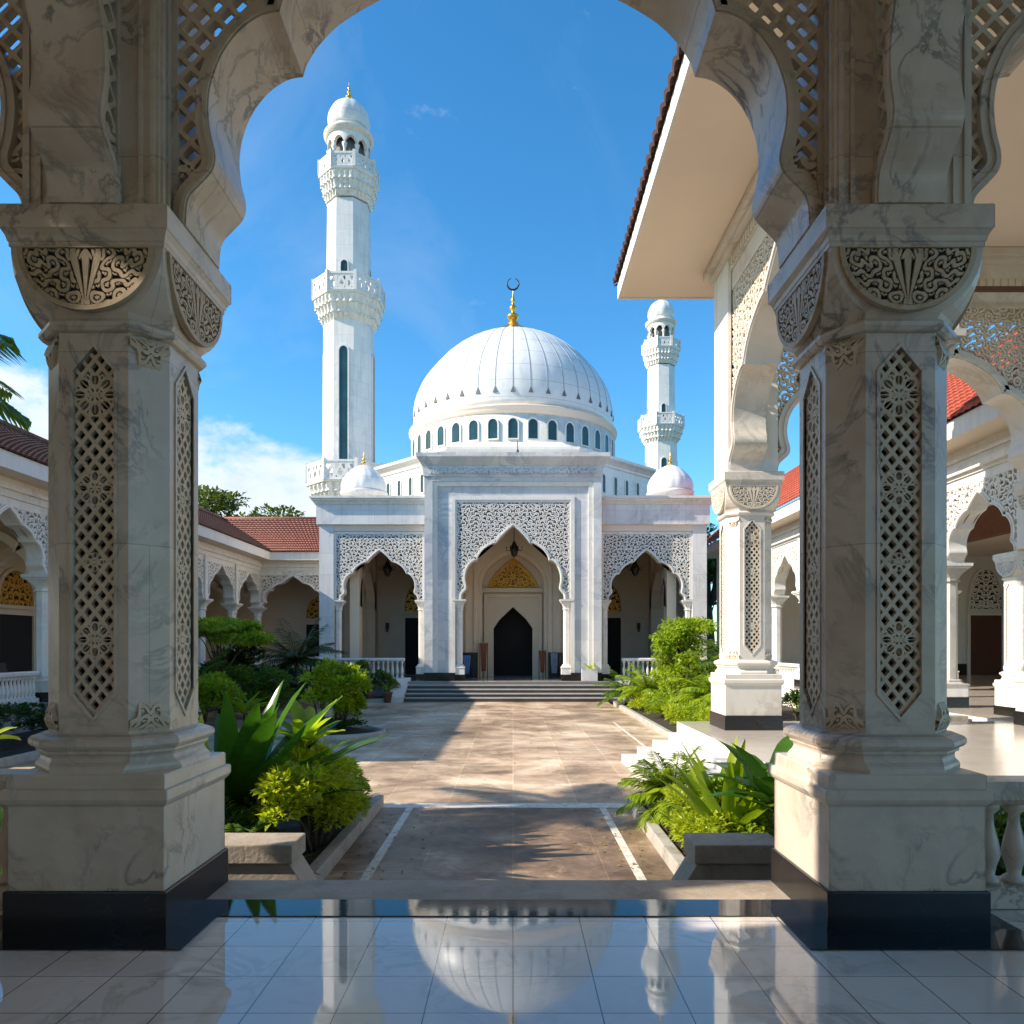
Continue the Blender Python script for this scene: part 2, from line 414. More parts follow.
# ----------------------------------------------------------- ornate column (origin at its foot, 3.79 m tall)
def octring(h, c, z): # square of half-size h with corners cut by c
    return [(h-c, -h, z), (h, -h+c, z), (h, h-c, z), (h-c, h, z), (-h+c, h, z), (-h, h-c, z), (-h, -h+c, z), (-h+c, -h, z)]
def rot4(k):
    a = k*PI/2
    return plane((0, 0, 0), (math.cos(a), math.sin(a), 0), (math.sin(a), -math.cos(a), 0))   # u along, w outward
def rot4d(k):
    a = k*PI/2+PI/4
    return plane((0, 0, 0), (math.cos(a), math.sin(a), 0), (math.sin(a), -math.cos(a), 0))
COLH = 3.79
def ornate_column(parent, mm, mc, mg, dark):
    org = Vector((0, 0, 0))
    H0, H1 = 1.025, 3.20
    hh, ch = .335, .15; nw, nd = .11, .07     # notch half-width, depth
    pv0, pv1, tip = 1.115, 3.085, .13
    # shaft with recessed niches on its four faces
    mb = MB()
    ring = []
    for k in range(4):
        a = k*PI/2; c, s = math.cos(a), math.sin(a)
        loc = [(-(hh-ch), -hh), (-nw, -hh), (-nw, -hh+nd), (nw, -hh+nd), (nw, -hh), (hh-ch, -hh)]
        ring += [(x*c-y*s, x*s+y*c) for x, y in loc]
    mb.loft([[(x, y, z) for x, y in ring] for z in (H0, H1)])
    for k in range(4):
        p = MB(rot4(k))
        a, b = hh, hh-nd
        p.prism([(-nw, pv1-tip), (0, pv1), (nw, pv1-tip), (nw, H1), (-nw, H1)], b, a)
        p.prism([(-nw, H0), (nw, H0), (nw, pv0+tip), (0, pv0), (-nw, pv0+tip)], b, a)
        # thin raised frame round the niche
        inn = [(-nw, pv0+tip), (0, pv0), (nw, pv0+tip), (nw, pv1-tip), (0, pv1), (-nw, pv1-tip), (-nw, pv0+tip)]
        e = .018
        ot = [(-nw-e, pv0+tip-.008), (0, pv0-e*1.4), (nw+e, pv0+tip-.008), (nw+e, pv1-tip+.008), (0, pv1+e*1.4), (-nw-e, pv1-tip+.008), (-nw-e, pv0+tip-.008)]
        p.ribbon(inn, ot, a-.01, a+.008)
        mb.add([tuple(v) for v in p.v], p.f)
    col = mb.build('column', mm, parent, org=org)
    mb = MB(); mb.box(-.425, -.425, 0, .425, .425, .215)
    mb.build('base_block', M['black'], col, org=org, bev=.006)
    mb = MB(); mb.loft([octring(x-.008, .0001, z) for x, z in ((.415, .215), (.415, .655), (.425, .665), (.435, .675), (.445, .695), (.445, .735), (.44, .745), (.42, .748), (.42, .815), (.415, .822), (.41, .825))])
    mb.build('plinth', mm, col, org=org, bev=.003)
    mb = MB(); mb.loft([octring(h, c, z) for h, c, z in ((.405, .215, .823), (.405, .21, .845), (.395, .195, .862), (.372, .165, .88), (.362, .155, .90), (.367, .155, .915), (.382, .16, .925), (.382, .16, .94), (.40, .165, .952), (.412, .17, .968), (.412, .17, .99), (.40, .165, 1.005), (.37, .155, 1.018), (.35, .152, 1.028))], smooth=False)
    mb.build('column_base', mm, col, org=org, bev=.003)
    # capital
    mb = MB()
    rings = [octring(h, c, z) for h, c, z in ((.345, .155, 3.16), (.36, .16, 3.165), (.375, .165, 3.185), (.375, .165, 3.205), (.36, .16, 3.222), (.348, .155, 3.23))]
    for t in (0, .08, .18, .3, .45, .6, .75, .9, 1.0):
        h = .348+.05*min(1, (t*1.8))**.6
        w = max(.19, .398*math.sqrt(max(0, 1-(1-t)**2*.88)))
        rings.append(octring(h, max(.0005, h-w), 3.232+t*.35))
    mb.loft(rings)
    mb.build('capital', mm, col, org=org)
    mb = MB(); mb.loft([octring(x, .0001, z) for x, z in ((.40, 3.58), (.405, 3.585), (.405, 3.605), (.41, 3.61), (.416, 3.635), (.43, 3.66), (.437, 3.665), (.437, 3.78), (.433, 3.79))])
    mb.build('abacus', mm, col, org=org, bev=.002)
    # lattice panels
    cell = .0046
    U, V = field_grid(-nw-.002, nw+.002, pv0-.005, pv1+.005, cell)
    f = pat_diamond(U, V-pv0-.02, .0735, .090, .0265)
    span = pv1-pv0
    for cv, r in ((pv1-.25, .122), (pv0+span*.62, .098), (pv0+span*.42, .055), (pv0+span*.21, .10)):
        ro, q = rosette(U, V, 0, cv, r); f = np.where(q < .97, np.maximum(ro*.5, np.where(q > .86, f, -1)), f)
    dd = np.minimum(V-(pv0+tip*np.abs(U)/nw), (pv1-tip*np.abs(U)/nw)-V)
    F = np.minimum(f*.1, dd)
    for k in range(4):
        mb = MB(rot4(k)); relief(mb, F, -nw-.002, pv0-.005, cell, hh-.012, hh-.045)
        lp = mb.build('lattice_panel', mc, col, org=org, recalc=False)
    mb = MB()
    for k in range(4):
        p = MB(rot4(k)); p.box(-nw+.001, hh-nd-.002, pv0+.01, nw-.001, hh-nd+.006, pv1-.01); mb.add([tuple(v) for v in p.v], p.f)
    mb.build('recess_backing', dark, col, org=org)  # near-black slabs paint the shade inside the niches
    # carved lunettes
    r = .350; zt = 3.572
    U, V = field_grid(-r, r, zt-r*.93, zt, cell)
    q = np.hypot(U, (V-zt)/.91)
    ua = np.abs(U)
    X = ua+.0; Y = V-zt
    # fan of leaves springing from the bottom centre, scrolls either side
    f = pat_scroll(ua*1.0, V+.05*np.sin(ua*14), .056, .15, 3)
    th = np.arctan2(ua, -(Y)+.02-(-.0)); 
    yb = V-(zt-r*.86); thb = np.arctan2(ua, yb+.001); rb = np.hypot(ua, yb)
    fan = np.cos(thb*26)*.6+.22
    f = np.where((thb < .36) & (rb < .27+.03*np.cos(thb*26)), np.where(rb < .30-.0*thb, fan, f), f)
    F = np.minimum(f*.04, np.minimum(r*.93-q, zt-V-.004))
    for k in range(4):
        mb = MB(rot4(k)); relief(mb, F, -r, zt-r*.93, cell, .412, .385)
        n = 28
        inn = [(r*.94*math.cos(PI+PI*i/n), zt+r*.94*.91*math.sin(PI+PI*i/n)) for i in range(n+1)]
        ot = [(r*1.02*math.cos(PI+PI*i/n), zt+r*1.02*.91*math.sin(PI+PI*i/n)) for i in range(n+1)]
        mb.ribbon(inn, ot, .38, .415)
        mb.box(-r*1.02, .38, zt, r*1.02, .415, zt+.008)
        mb.build('carved_lunette', mg, col, org=org)
    mb = MB()
    for k in range(4):
        p = MB(rot4(k))
        p.prism([(r*.95*math.cos(PI+PI*i/20), zt+r*.95*.91*math.sin(PI+PI*i/20)) for i in range(21)], .38, .4005); mb.add([tuple(v) for v in p.v], p.f)
    mb.build('lunette_backing', dark, col, org=org)  # near-black ground paints the shade behind the lunette carving
    # carved leaf brackets on the chamfers, foot and head, and corner carving under the abacus
    rr = (hh-ch/2)*math.sqrt(2)
    for (vc, sgn) in ((1.03, 1), (3.16, -1)):
        U, V = field_grid(-.115, .115, 0, .20, cell)
        th = np.arctan2(np.abs(U), V+.001); q = np.hypot(U, V*.75)
        shape = .105+.03*np.cos(th*5)-np.hypot(U, (V-.075)*.85)
        f = pat_scroll(np.abs(U)*1.0+.01, V, .058, .17, 5)
        F = np.minimum(np.maximum(f*.05, .011-np.abs(shape-.011)), shape)
        for k in range(4):
            fn = rot4d(k)
            mb = MB(lambda p, fn=fn, vc=vc, sgn=sgn: fn((p[0]*.9, p[1]+.035*max(0, 1-((p[2]-.09)/.1)**2)-.016, vc+sgn*p[2]*.95)))
            relief(mb, F, -.115, 0, cell*1.0, rr+.004, rr-.045)
            mb.build('carved_bracket', mc, col, org=org, recalc=False)
    return col

# ------------------------------------------------------- plain gallery column
def slim_column(parent, H, r, mm, name='column', blk=True):
    """origin at foot; H = springing height"""
    org = Vector((0, 0, 0))
    mb = MB(); mb.loft([[(r*math.cos(PI*i/4+PI/8), r*math.sin(PI*i/4+PI/8), z) for i in range(8)] for z in (.66, H-.42)])
    col = mb.build(name, mm, parent, org=org)
    s = r*1.55
    mb = MB(); mb.box(-s*1.04, -s*1.04, 0, s*1.04, s*1.04, .26); mb.build('base_block', M['black'], col, org=org)
    mb = MB(); mb.loft([octring(x, .0005, z) for x, z in ((s, .26), (s, .52), (s*1.08, .535), (s*1.08, .57), (s*.98, .58))]+[octring(x, x*.42, z) for x, z in ((s*.95, .581), (s*.95, .60), (s*.8, .625), (s*.85, .64), (s*.8, .67), (r*.98, .68))])
    mb.build('plinth', mm, col, org=org)
    mb = MB(); mb.loft([octring(x, x*.55, z) for x, z in ((r*.95, H-.44), (r*1.18, H-.43), (r*1.18, H-.40), (r*1.0, H-.385), (r*1.05, H-.34))]+[octring(r*1.1, r*.5, H-.30), octring(r*1.35, r*.35, H-.2), octring(r*1.6, r*.02, H-.13), octring(r*1.75, .001, H-.12), octring(r*1.75, .001, H-.09), octring(r*1.95, .001, H-.07), octring(r*1.95, .001, H)])
    mb.build('capital', mm, col, org=org)
    return col
def place(proto, parent, pos, s=1, rz=0, first=False):
    c = proto if first else copy_tree(proto, parent)
    c.location = Vector(pos)-(WL[parent.name] if parent else Vector((0, 0, 0)))
    c.scale = (s, s, s) if isinstance(s, (int, float)) else s; c.rotation_euler = (0, 0, rz)
    return c
# ================================================================ front pavilion
CX = -.085; HP = 2.145; CY = 4.27
pav = empty('arcade_pavilion', (CX, CY, 0), label='nearest shaded marble arcade whose two huge lattice columns frame the view', cat='pavilion')
colp = ornate_column(pav, M['cream'], M['carve'], M['gilt'], M['dark'])
for i, (x, y) in enumerate(((CX-HP, CY), (CX+HP, CY), (CX-3*HP, CY), (CX+3*HP, CY), (CX-HP, CY-2*HP), (CX+HP, CY-2*HP))):
    place(colp, pav, (x, y, 0), first=(i == 0))
SP = COLH
def pier(x, y):
    mb = MB(); mb.box(x-.36, y-.36, SP, x+.36, y+.36, 6.7)
    for sx in (-1, 1):
        for sy in (-1, 1):
            for t in (.27, .33):
                mb.box(x+sx*t-.012, y+sy*.36-.014, SP+.01, x+sx*t+.012, y+sy*.36+.014, 6.69)
                mb.box(x+sx*.36-.014, y+sy*t-.012, SP+.012, x+sx*.36+.014, y+sy*t+.012, 6.68)
    mb.build('pier', M['cream'], pav)
for x, y in ((CX-HP, CY), (CX+HP, CY), (CX-3*HP, CY), (CX+3*HP, CY), (CX-HP, CY-2*HP), (CX+HP, CY-2*HP)): pier(x, y)
AW, AH = 1.70, 2.20
kw = dict(spring=SP, w=AW, h=AH, half=HP-.36, top=2.85, depth=.46, mats=(M['cream'], M['carve']), ring=.076, pat='mix', cell=.0125, pitch=.135, side=.03, topband=.3, two=False)
a0 = arch(pav, plane((CX, CY, 0), (1, 0, 0), (0, -1, 0)), 0, **kw)
WL[a0.name] = Vector((CX, CY, 0))
for dx in (-2*HP, 2*HP):
    c = copy_tree(a0, pav); c.location = Vector((dx, 0, 0))
kw['depth'] = .34
a1 = arch(pav, plane((CX, CY, 0), (1, 0, 0), (0, -1, 0)), 0, **kw)
for dx in (-HP, HP):
    c = a1 if dx < 0 else copy_tree(a1, pav); c.location = Vector((dx, -HP, 0)); c.rotation_euler = (0, 0, PI/2 if dx < 0 else -PI/2)
# upper wall, cornice and roof slab over the arcade
mb = MB(); mb.box(CX-3*HP-.4, CY-.40, 6.7, CX+3*HP+.4, CY+.40, 7.0)
mb.box(CX-3*HP-.5, CY-.5, 7.0, CX+3*HP+.5, CY+.5, 7.12); mb.build('cornice', M['cream'], pav)
mb = MB(); mb.box(CX-3*HP-.9, -7, 7.12, CX+3*HP+.5, CY+.75, 7.34); mb.build('roof_slab', M['soffit'], pav)
mb = MB(); mb.box(CX-3*HP-.9, -7.2, 0, CX+3*HP+.5, -7, 7.1); mb.build('rear_bounce_wall', M['interior'], pav)  # unseen closed wall behind the camera, added to bounce light forward
mb = MB(plane((CX-3*HP-.75, 0, 0), (0, 1, 0), (1, 0, 0)))   # unseen wall added to block the sun; its high gap shapes one beam
mb.box(-5.3, -.1, 0, 4.3, .1, 5.5); mb.box(-5.3, -.1, 5.5, 2.12, .1, 7.1); mb.box(2.8, -.1, 5.5, 4.3, .1, 7.1); mb.build('sun_block_wall', M['interior'], pav)

# floor and threshold (setting)
m, nt, b = mat_new('polished_tiles')
co = coords(nt)
br = N(nt, 'ShaderNodeTexBrick'); nt.links.new(co, br.inputs['Vector']); br.offset = 0
for k, v in (('Scale', 1), ('Brick Width', .362), ('Row Height', .335), ('Mortar Size', .0032), ('Mortar Smooth', .2)): br.inputs[k].default_value = v
br.inputs['Color1'].default_value = (1, 1, 1, 1); br.inputs['Color2'].default_value = (.93, .92, .90, 1); br.inputs['Mortar'].default_value = (.16, .14, .12, 1)
n1 = noise(nt, co, 2.2, 7, .62, 1.2); vn = mth(nt, 'MAXIMUM', mth(nt, 'SUBTRACT', 1.0, mth(nt, 'MULTIPLY', mth(nt, 'ABSOLUTE', mth(nt, 'SUBTRACT', n1, .5)), 22)), 0)
n2 = ramp(nt, noise(nt, co, 1.1, 4), [(.45, (0, 0, 0)), (.7, (1, 1, 1))])
c = mix(nt, mth(nt, 'MULTIPLY', mth(nt, 'MULTIPLY', vn, n2), .7), (.76, .69, .61), (.36, .27, .19))
c = mix(nt, 1.0, c, br.outputs[0], 'MULTIPLY')
nt.links.new(c, b.inputs['Base Color'])
nt.links.new(ramp(nt, noise(nt, co, 2.6, 8, .7, .5), [(.42, (.02, .02, .02)), (.72, (.075, .075, .075))]), b.inputs['Roughness']); b.inputs['IOR'].default_value = 1.95
bump(nt, b, mth(nt, 'ADD', mth(nt, 'MULTIPLY', br.outputs['Fac'], -1), mth(nt, 'MULTIPLY', noise(nt, co, 1.3, 2), .25)), .05, .003)
M['tiles'] = m
mb = MB(); mb.box(-8, -7.3, -.35, 8, 4.34, 0); mb.build('floor', M['tiles'], kind='structure')
mb = MB(); mb.box(-8, 4.343, -.35, 8, 4.72, .0035); mb.build('threshold', M['concrete'], kind='structure', bev=.01)
mb = MB()
mb.box(CX-HP-.6, CY-.64, .0035, CX-HP+.6, 4.342, .0075); mb.box(CX+HP-.6, CY-.64, .0035, CX+HP+.6, 4.342, .0075)
mb.build('border_tiles', M['blackpolish'], kind='structure')
mb = MB(); mb.box(CX-HP+.602, 4.08, .0035, CX+HP-.602, 4.342, .0072); mb.build('border_tiles', M['blackpolish'], kind='structure')
for k in range(4):
    mb = MB(); mb.box(-1.55, 4.722+k*.38, -.8, 1.35, 4.722+(k+1)*.38-.002, -.15*(k+1)); mb.build('steps', M['kerbm'], kind='structure')
# ================================================================ right-hand side pavilion (tall, overhanging eave)
S = 1.20; SX, SY = 4.23, 13.49; SP2 = COLH*S
side = empty('side_pavilion', (SX, SY, 0), label='tall white pavilion on the right with a wide cream soffit', cat='pavilion')
M['sidemarble'] = marble('side_marble', (.74, .68, .60), (.42, .36, .30), 1.6, .35, (.66, .54, .42), .6)
M['sidecarve'] = marble('side_carving', (.72, .63, .51), (.4, .32, .24), 3, .5, (.62, .48, .33), .3)
colw = ornate_column(side, M['sidemarble'], M['sidecarve'], M['sidecarve'], M['darkgrey'])
place(colw, side, (SX, SY, 0), S, first=True)
place(colw, side, (9.98, SY, 0), S)
y2 = 7.45
pr = slim_column(side, SP2, .17, M['sidemarble']); place(pr, side, (4.03, y2, 0), first=True)
# longitudinal wall face at x=SX-.42 ... arch from column to slim pier
cw = (SY+y2)/2; halfL = (SY-.42-(y2+.15))/2; cL = (SY-.42+y2+.15)/2
fnL = plane((SX-.12, cL, 0), (0, 1, 0), (-1, 0, 0))
arch(side, fnL, 0, SP2, halfL-.02, 3.0, halfL+.1, 3.55, .56, (M['sidemarble'], M['sidecarve']), ring=.17, pat='scroll', cell=.018, pitch=.135, side=.12, topband=.35, two=False)
fnT = plane(((SX+9.98)/2, SY+.05, 0), (1, 0, 0), (0, -1, 0))
arch(side, fnT, 0, SP2, 2.36, 2.75, 2.46, 3.3, .56, (M['sidemarble'], M['sidecarve']), ring=.16, pat='scroll', cell=.018, pitch=.13, side=.1, topband=.3, two=False)
# piers, frieze bands and cornice
mb = MB()
for q in ((SX-.44, SY-.44, SX+.44, SY+.44), (9.5, SY-.44, 10.4, SY+.44), (SX-.30, y2-.17, SX+.16, y2+.17)):
    mb = MB(); mb.box(q[0], q[1], SP2, q[2], q[3], 8.35); mb.build('pier', M['plaster'], side)
mb = MB()
mb.box(SX-.40, y2+.18, 8.09, SX+.16, SY-.45, 8.30); mb.box(SX+.45, SY-.24, 7.84, 9.49, SY+.34, 8.32)
mb.box(SX-.52, y2-.2, 8.30, SX+.2, SY+.50, 8.40); mb.box(SX+.2, SY-.36, 8.321, 10.4, SY+.50, 8.40)
mb.box(SX-.62, y2-.24, 8.40, SX+.2, SY+.58, 8.52); mb.box(SX+.2, SY-.44, 8.401, 10.5, SY+.58, 8.52)
mb.box(SX-.60, 4.95, 8.09, SX+.1, y2-.25, 8.52)
mb.build('cornice', M['sidemarble'], side)
mb = MB()   # carved dentil frieze
y = y2+.3
while y < SY-.6:
    mb.box(SX-.435, y, 8.12, SX-.395, y+.07, 8.27); y += .13
x = SX+.6
while x < 9.4:
    mb.box(x, SY-.27, 7.9, x+.07, SY-.235, 8.05); x += .13
mb.build('frieze', M['sidecarve'], side)
EX, EY0, EY1, EZ = 2.12, 4.95, 15.0, 8.70
mb = MB(); mb.box(EX+.05, EY0, EZ-.17, 12.2, EY1-.05, EZ-.02); mb.build('soffit', M['soffit'], side)
mb = MB(); mb.box(EX, EY0, EZ-.2, EX+.05, EY1, EZ+.12); mb.box(EX+.05, EY1-.05, EZ-.2, 12.2, EY1, EZ+.12); mb.build('fascia', M['plaster'], side)
mb = MB(); mb.box(SX+.5, SY-.75, 7.6, 10.4, SY-.69, 7.68) ; mb.build('timber_trim', M['wood'], side)

def tile_roof(name, p00, p10, p01, p11, mat, parent, tw=.22, th=.32, amp=.035):
    """eave corners p00->p10, ridge corners p01->p11: wavy barrel tiles in overlapping courses"""
    p00, p10, p01, p11 = map(Vector, (p00, p10, p01, p11))
    L = max((p10-p00).length, (p11-p01).length); Hh = ((p01+p11)/2-(p00+p10)/2).length
    nc = max(2, int(L/tw)); nr = max(2, int(Hh/th)); k = 6
    n = (p10-p00).cross(p01-p00).normalized()
    if n.z < 0: n = -n
    rows = []; rnd = random.Random(5)
    for r in range(nr):
        for t, lift in ((0.0, .045), (.999, .0)):
            v = (r+t)/nr; row = []
            a = p00.lerp(p01, v); b2 = p10.lerp(p11, v)
            for i in range(nc*k+1):
                u = i/(nc*k); h = abs(math.sin(PI*u*nc))**.8*amp+lift
                row.append(tuple(a.lerp(b2, u)+n*h))
            rows.append(row)
    mb = MB(); mb.loft(rows, smooth=False, cap=False, closed=False)
    # thickness below the eave row
    e0 = [tuple(Vector(p)-n*.06) for p in rows[0]]; mb.loft([e0, rows[0]], cap=False, closed=False)
    o = mb.build(name, mat, parent, recalc=False)
    # ridge caps
    return o
tile_roof('tile_roof', (EX-.06, EY0, EZ+.1), (EX-.06, EY1+.06, EZ+.1), (7.0, EY0, EZ+2.5), (7.0, EY1-2.5, EZ+2.5), M['browntile'], side, tw=.26, amp=.06)
tile_roof('tile_roof', (EX-.06, EY1+.06, EZ+.1), (12.2, EY1+.06, EZ+.1), (7.0, EY1-2.5, EZ+2.5), (12.2, EY1-2.5, EZ+2.5), M['browntile'], side, tw=.26, amp=.06)

# ================================================================ galleries
GS = 3.35
def gallery_bay(parent, fn, pitch, cmat, top=1.75, cell=.03, spring=None, h=1.5, lat=.15, matr=None):
    return arch(parent, fn, 0, spring or GS, pitch/2-.27, h, pitch/2, top, .42, (matr or M['white'], cmat), ring=.1, pat='scroll', cell=cell, pitch=lat, two=False, back=M['backing'], soft=False, side=.14, name='arch', topband=.2)
def fanlight_door(parent, fn, w, hd, hf, leaf_mat, fan_mat, frame_mat, gold=False):
    """rectangular dark opening with frame, pointed pierced fanlight above; origin centre of sill, w outward"""
    f = MB(fn); e = .14
    f.ribbon([(-w, 0), (-w, hd), (w, hd), (w, 0)], [(-w-e, 0), (-w-e, hd+e), (w+e, hd+e), (w+e, 0)], -.02, .09)
    pts = [(-w*1.0, hd+.32)]+[(-w*math.cos(a)*1.0, hd+.32+(hf)*math.sin(a)**.8) for a in [PI/2*k/10 for k in range(1, 11)]]
    pts = pts+[(-x, z) for x, z in pts[::-1][1:]]
    ot = offset_pts(pts, .12); f.ribbon(pts, ot, -.02, .10)
    f.box(-w-.12, -.02, hd+.2, w+.12, .11, hd+.32)
    o = f.build('door_frame', frame_mat, parent)
    d = MB(fn); d.box(-w+.003, 0.002, 0.02, w-.003, .03, hd-.003); d.build('door', leaf_mat, o)
    cell = .04
    U, V = field_grid(-w, w, hd+.3, hd+.32+hf, cell)
    ins = inside_poly(U, V, pts); dd = np.where(ins, dist_poly(U, V, pts), -.1)+.02
    F = np.minimum(pat_scroll(np.abs(U), V, .26, .15)*.3, dd)
    g = MB(fn); relief(g, F, -w, hd+.3, cell, .06, .03)
    gl = MB(fn); gl.prism(pts, -.01, .022); gl.build('fanlight_glass', M['dark'], o)
    g.build('fanlight', fan_mat, o, recalc=False)
    return o

# --- left gallery (runs away from the viewer, then turns to meet the mosque)
GX, EXL = -12.5, -11.6
lg = empty('left_gallery', (GX, 23, 0), label='long shaded white arcade on the left under a tiled roof coloured dark brown for shade', cat='arcade')
pit = 3.3; ys = [13.1+pit*k for k in range(8)]
sc = slim_column(lg, GS, .19, M['white'])
for i, y in enumerate(ys): place(sc, lg, (GX, y, 0), first=(i == 0))
place(sc, lg, (-8.95, 36.2, 0))
a0 = gallery_bay(lg, plane((GX, ys[0]+pit/2, 0), (0, 1, 0), (1, 0, 0)), pit, M['whitecarve'])
for k in range(1, 7):
    c = copy_tree(a0, lg); c.location = (0, pit*k, 0)
gallery_bay(lg, plane(((GX-8.95)/2, 36.2, 0), (1, 0, 0), (0, -1, 0)), GX*-1-8.95, M['whitecarve'])
mb = MB()
mb.box(GX-.25, ys[0]-.3, GS+1.75, GX+.24, 36.5, 5.75); mb.box(GX+.24, 35.96, GS+1.75, -8.3, 36.45, 5.75)
for i, y in enumerate(ys): mb.box(GX-.24, y-.13, GS+.01, GX+.25, y+.13, 5.1)
mb.build('upper_wall', M['plaster'], lg)
mb = MB(); mb.box(GX+.2, ys[0]-.3, 5.28, GX+.33, 35.9, 5.42); mb.box(GX+.33, 35.86, 5.28, -8.3, 35.96, 5.42); mb.build('cornice', M['white'], lg)
mb = MB(); mb.box(-17, ys[0]-.7, 5.56, EXL+.02, 38.5, 5.62); mb.box(EXL+.02, 35.25, 5.56, -8.3, 38.5, 5.62); mb.build('soffit', M['soffit'], lg)
mb = MB(); mb.box(EXL, ys[0]-.75, 5.54, EXL+.06, 35.2, 5.93); mb.box(EXL, 35.2, 5.54, -7.9, 35.26, 5.93); mb.box(-17, ys[0]-.8, 5.54, EXL+.06, ys[0]-.75, 5.93); mb.build('fascia', M['plaster'], lg)
rz, rx = 8.15, -15.4
tile_roof('tile_roof', (EXL+.12, ys[0]-.85, 5.93), (EXL+.12, 35.1, 5.93), (rx, ys[0]-.85, rz), (rx, 39.2, rz), M['browntile'], lg)
tile_roof('tile_roof', (EXL+.12, 35.1, 5.93), (-7.75, 35.1, 5.93), (rx, 39.2, rz), (-7.75, 39.2, rz), M['terracotta'], lg)
mb = MB(); mb.add([(rx, ys[0]-.85, rz), (-19, ys[0]-.85, 5.9), (-19, 43, 5.9), (rx, 39.2, rz), (-7.75, 39.2, rz), (-7.75, 43, 5.9)], [(0, 1, 2, 3), (3, 2, 5, 4)])
mb.add([(EXL, ys[0]-.84, 5.93), (-19, ys[0]-.84, 5.93), (rx, ys[0]-.84, rz)], [(0, 1, 2)])
mb.build('rear_roof', M['browntile'], lg)
mb = MB(); mb.tube([(rx, ys[0]-.9, rz+.03), (rx, 39.2, rz+.03)], .11, 8); mb.tube([(rx, 39.2, rz+.03), (-7.8, 39.2, rz+.03)], .11, 8); mb.build('ridge', M['terracotta'], lg)
BX = -16.6
mb = MB(); mb.box(BX-.3, 12.3, -.6, BX, 42, 5.5); mb.box(BX, 39.6, -.6, -8, 39.9, 5.5); mb.build('back_wall', M['interior'], lg)
for k in range(7):
    fanlight_door(lg, plane((BX, ys[0]+pit*(k+.5), 0), (0, 1, 0), (1, 0, 0)), .85, 2.5, 1.15, M['dark'], M['goldcarve'], M['interior'])
fanlight_door(lg, plane((-10.2, 39.6, 0), (1, 0, 0), (0, -1, 0)), .85, 2.6, 1.2, M['dark'], M['goldcarve'], M['interior'])
for k in range(1, 8):   # transverse inner arches
    mb = MB(); y = ys[k]
    p = [(u, v+GS-.2) for u, v in arch_pts(1.75, 1.5, True)]
    mb2 = MB(plane(((GX+BX)/2, y, 0), (1, 0, 0), (0, -1, 0)))
    o_ = offset_pts(p, .22); mb2.ribbon(p, o_, -.15, .15); mb2.build('inner_arch', M['interior'], lg)
mb = MB(); mb.box(-17, 12.2, -.9, -12.1, 40, 0); mb.box(-12.1, 35.8, -.9, -8.31, 40, -.002); mb.build('gallery_floor', M['kerbm'], kind='structure')

# --- right gallery
GX2, EXR = 10.55, 9.55; FZ = 6.0
rg = empty('right_gallery', (GX2, 25, 0), label='sunlit white arcade on the right with roof tiles coloured bright red for sun and carved spandrels', cat='arcade')
GS = 3.45
pit2 = 2.92; ys2 = [15.0+pit2*k for k in range(8)]
sc2 = slim_column(rg, GS, .19, M['white'])
for i, y in enumerate(ys2[1:]): place(sc2, rg, (GX2, y, 0), first=(i == 0))
big = ornate_column(rg, M['white'], M['whitecarve'], M['whitecarve'], M['darkgrey'])
place(big, rg, (GX2+.25, 15.65, 0), GS/COLH, first=True)
a0 = gallery_bay(rg, plane((GX2, ys2[0]+pit2/2, 0), (0, 1, 0), (-1, 0, 0)), pit2, M['whitecarve'], h=1.45, top=1.9)
for k in range(1, 7):
    c = copy_tree(a0, rg); c.location = (0, pit2*k, 0)
mb = MB(); mb.box(GX2-.24, ys2[0]-.3, GS+1.9, GX2+.25, 36.5, FZ+.1)
for i, y in enumerate(ys2): mb.box(GX2-.25, y-.13, GS+.01, GX2+.24, y+.13, GS+1.9)
mb.build('upper_wall', M['plaster'], rg)
mb = MB(); mb.box(GX2-.34, ys2[0]-.3, GS+1.98, GX2-.24, 36.4, GS+2.14); mb.box(GX2-.30, ys2[0]-.3, GS+2.28, GX2-.24, 36.4, GS+2.36)
mb.build('cornice', M['white'], rg)
mb = MB(); mb.box(EXR, ys2[0]-.7, FZ, 27, 38.5, FZ+.06); mb.build('soffit', M['soffit'], rg)
mb = MB(); mb.box(EXR-.06, ys2[0]-.75, FZ-.03, EXR, 38.2, FZ+.36); mb.box(EXR, ys2[0]-.75, FZ-.03, 27, ys2[0]-.69, FZ+.36); mb.build('fascia', M['plaster'], rg)
tile_roof('tile_roof', (EXR-.14, ys2[0]-.85, FZ+.37), (EXR-.14, 38.2, FZ+.37), (13.4, ys2[0]-.85, FZ+3.9), (13.4, 38.2, FZ+3.9), M['redtile'], rg)
mb = MB(); mb.add([(13.4, ys2[0]-.85, FZ+3.9), (27, ys2[0]-.85, FZ+2.5), (27, 38.2, FZ+2.5), (13.4, 38.2, FZ+3.9), (EXR, ys2[0]-.8, FZ+.37), (27, ys2[0]-.8, FZ+.37)], [(0, 1, 2, 3), (4, 5, 1, 0)]); mb.build('rear_roof', M['redtile'], rg)
mb = MB(); mb.box(10.4, 37.5, 0, 27, 37.8, FZ); mb.box(26, 14.5, 0, 26.3, 37.5, FZ)
mb.build('back_wall', M['plaster'], rg)
mb = MB(); mb.box(10.41, 37.44, 0, 26, 37.499, .55); mb.build('skirting', M['black'], rg)
M['reddoor'] = plain('red_brown_door', (.10, .03, .015), .35, 0, .3, 3)
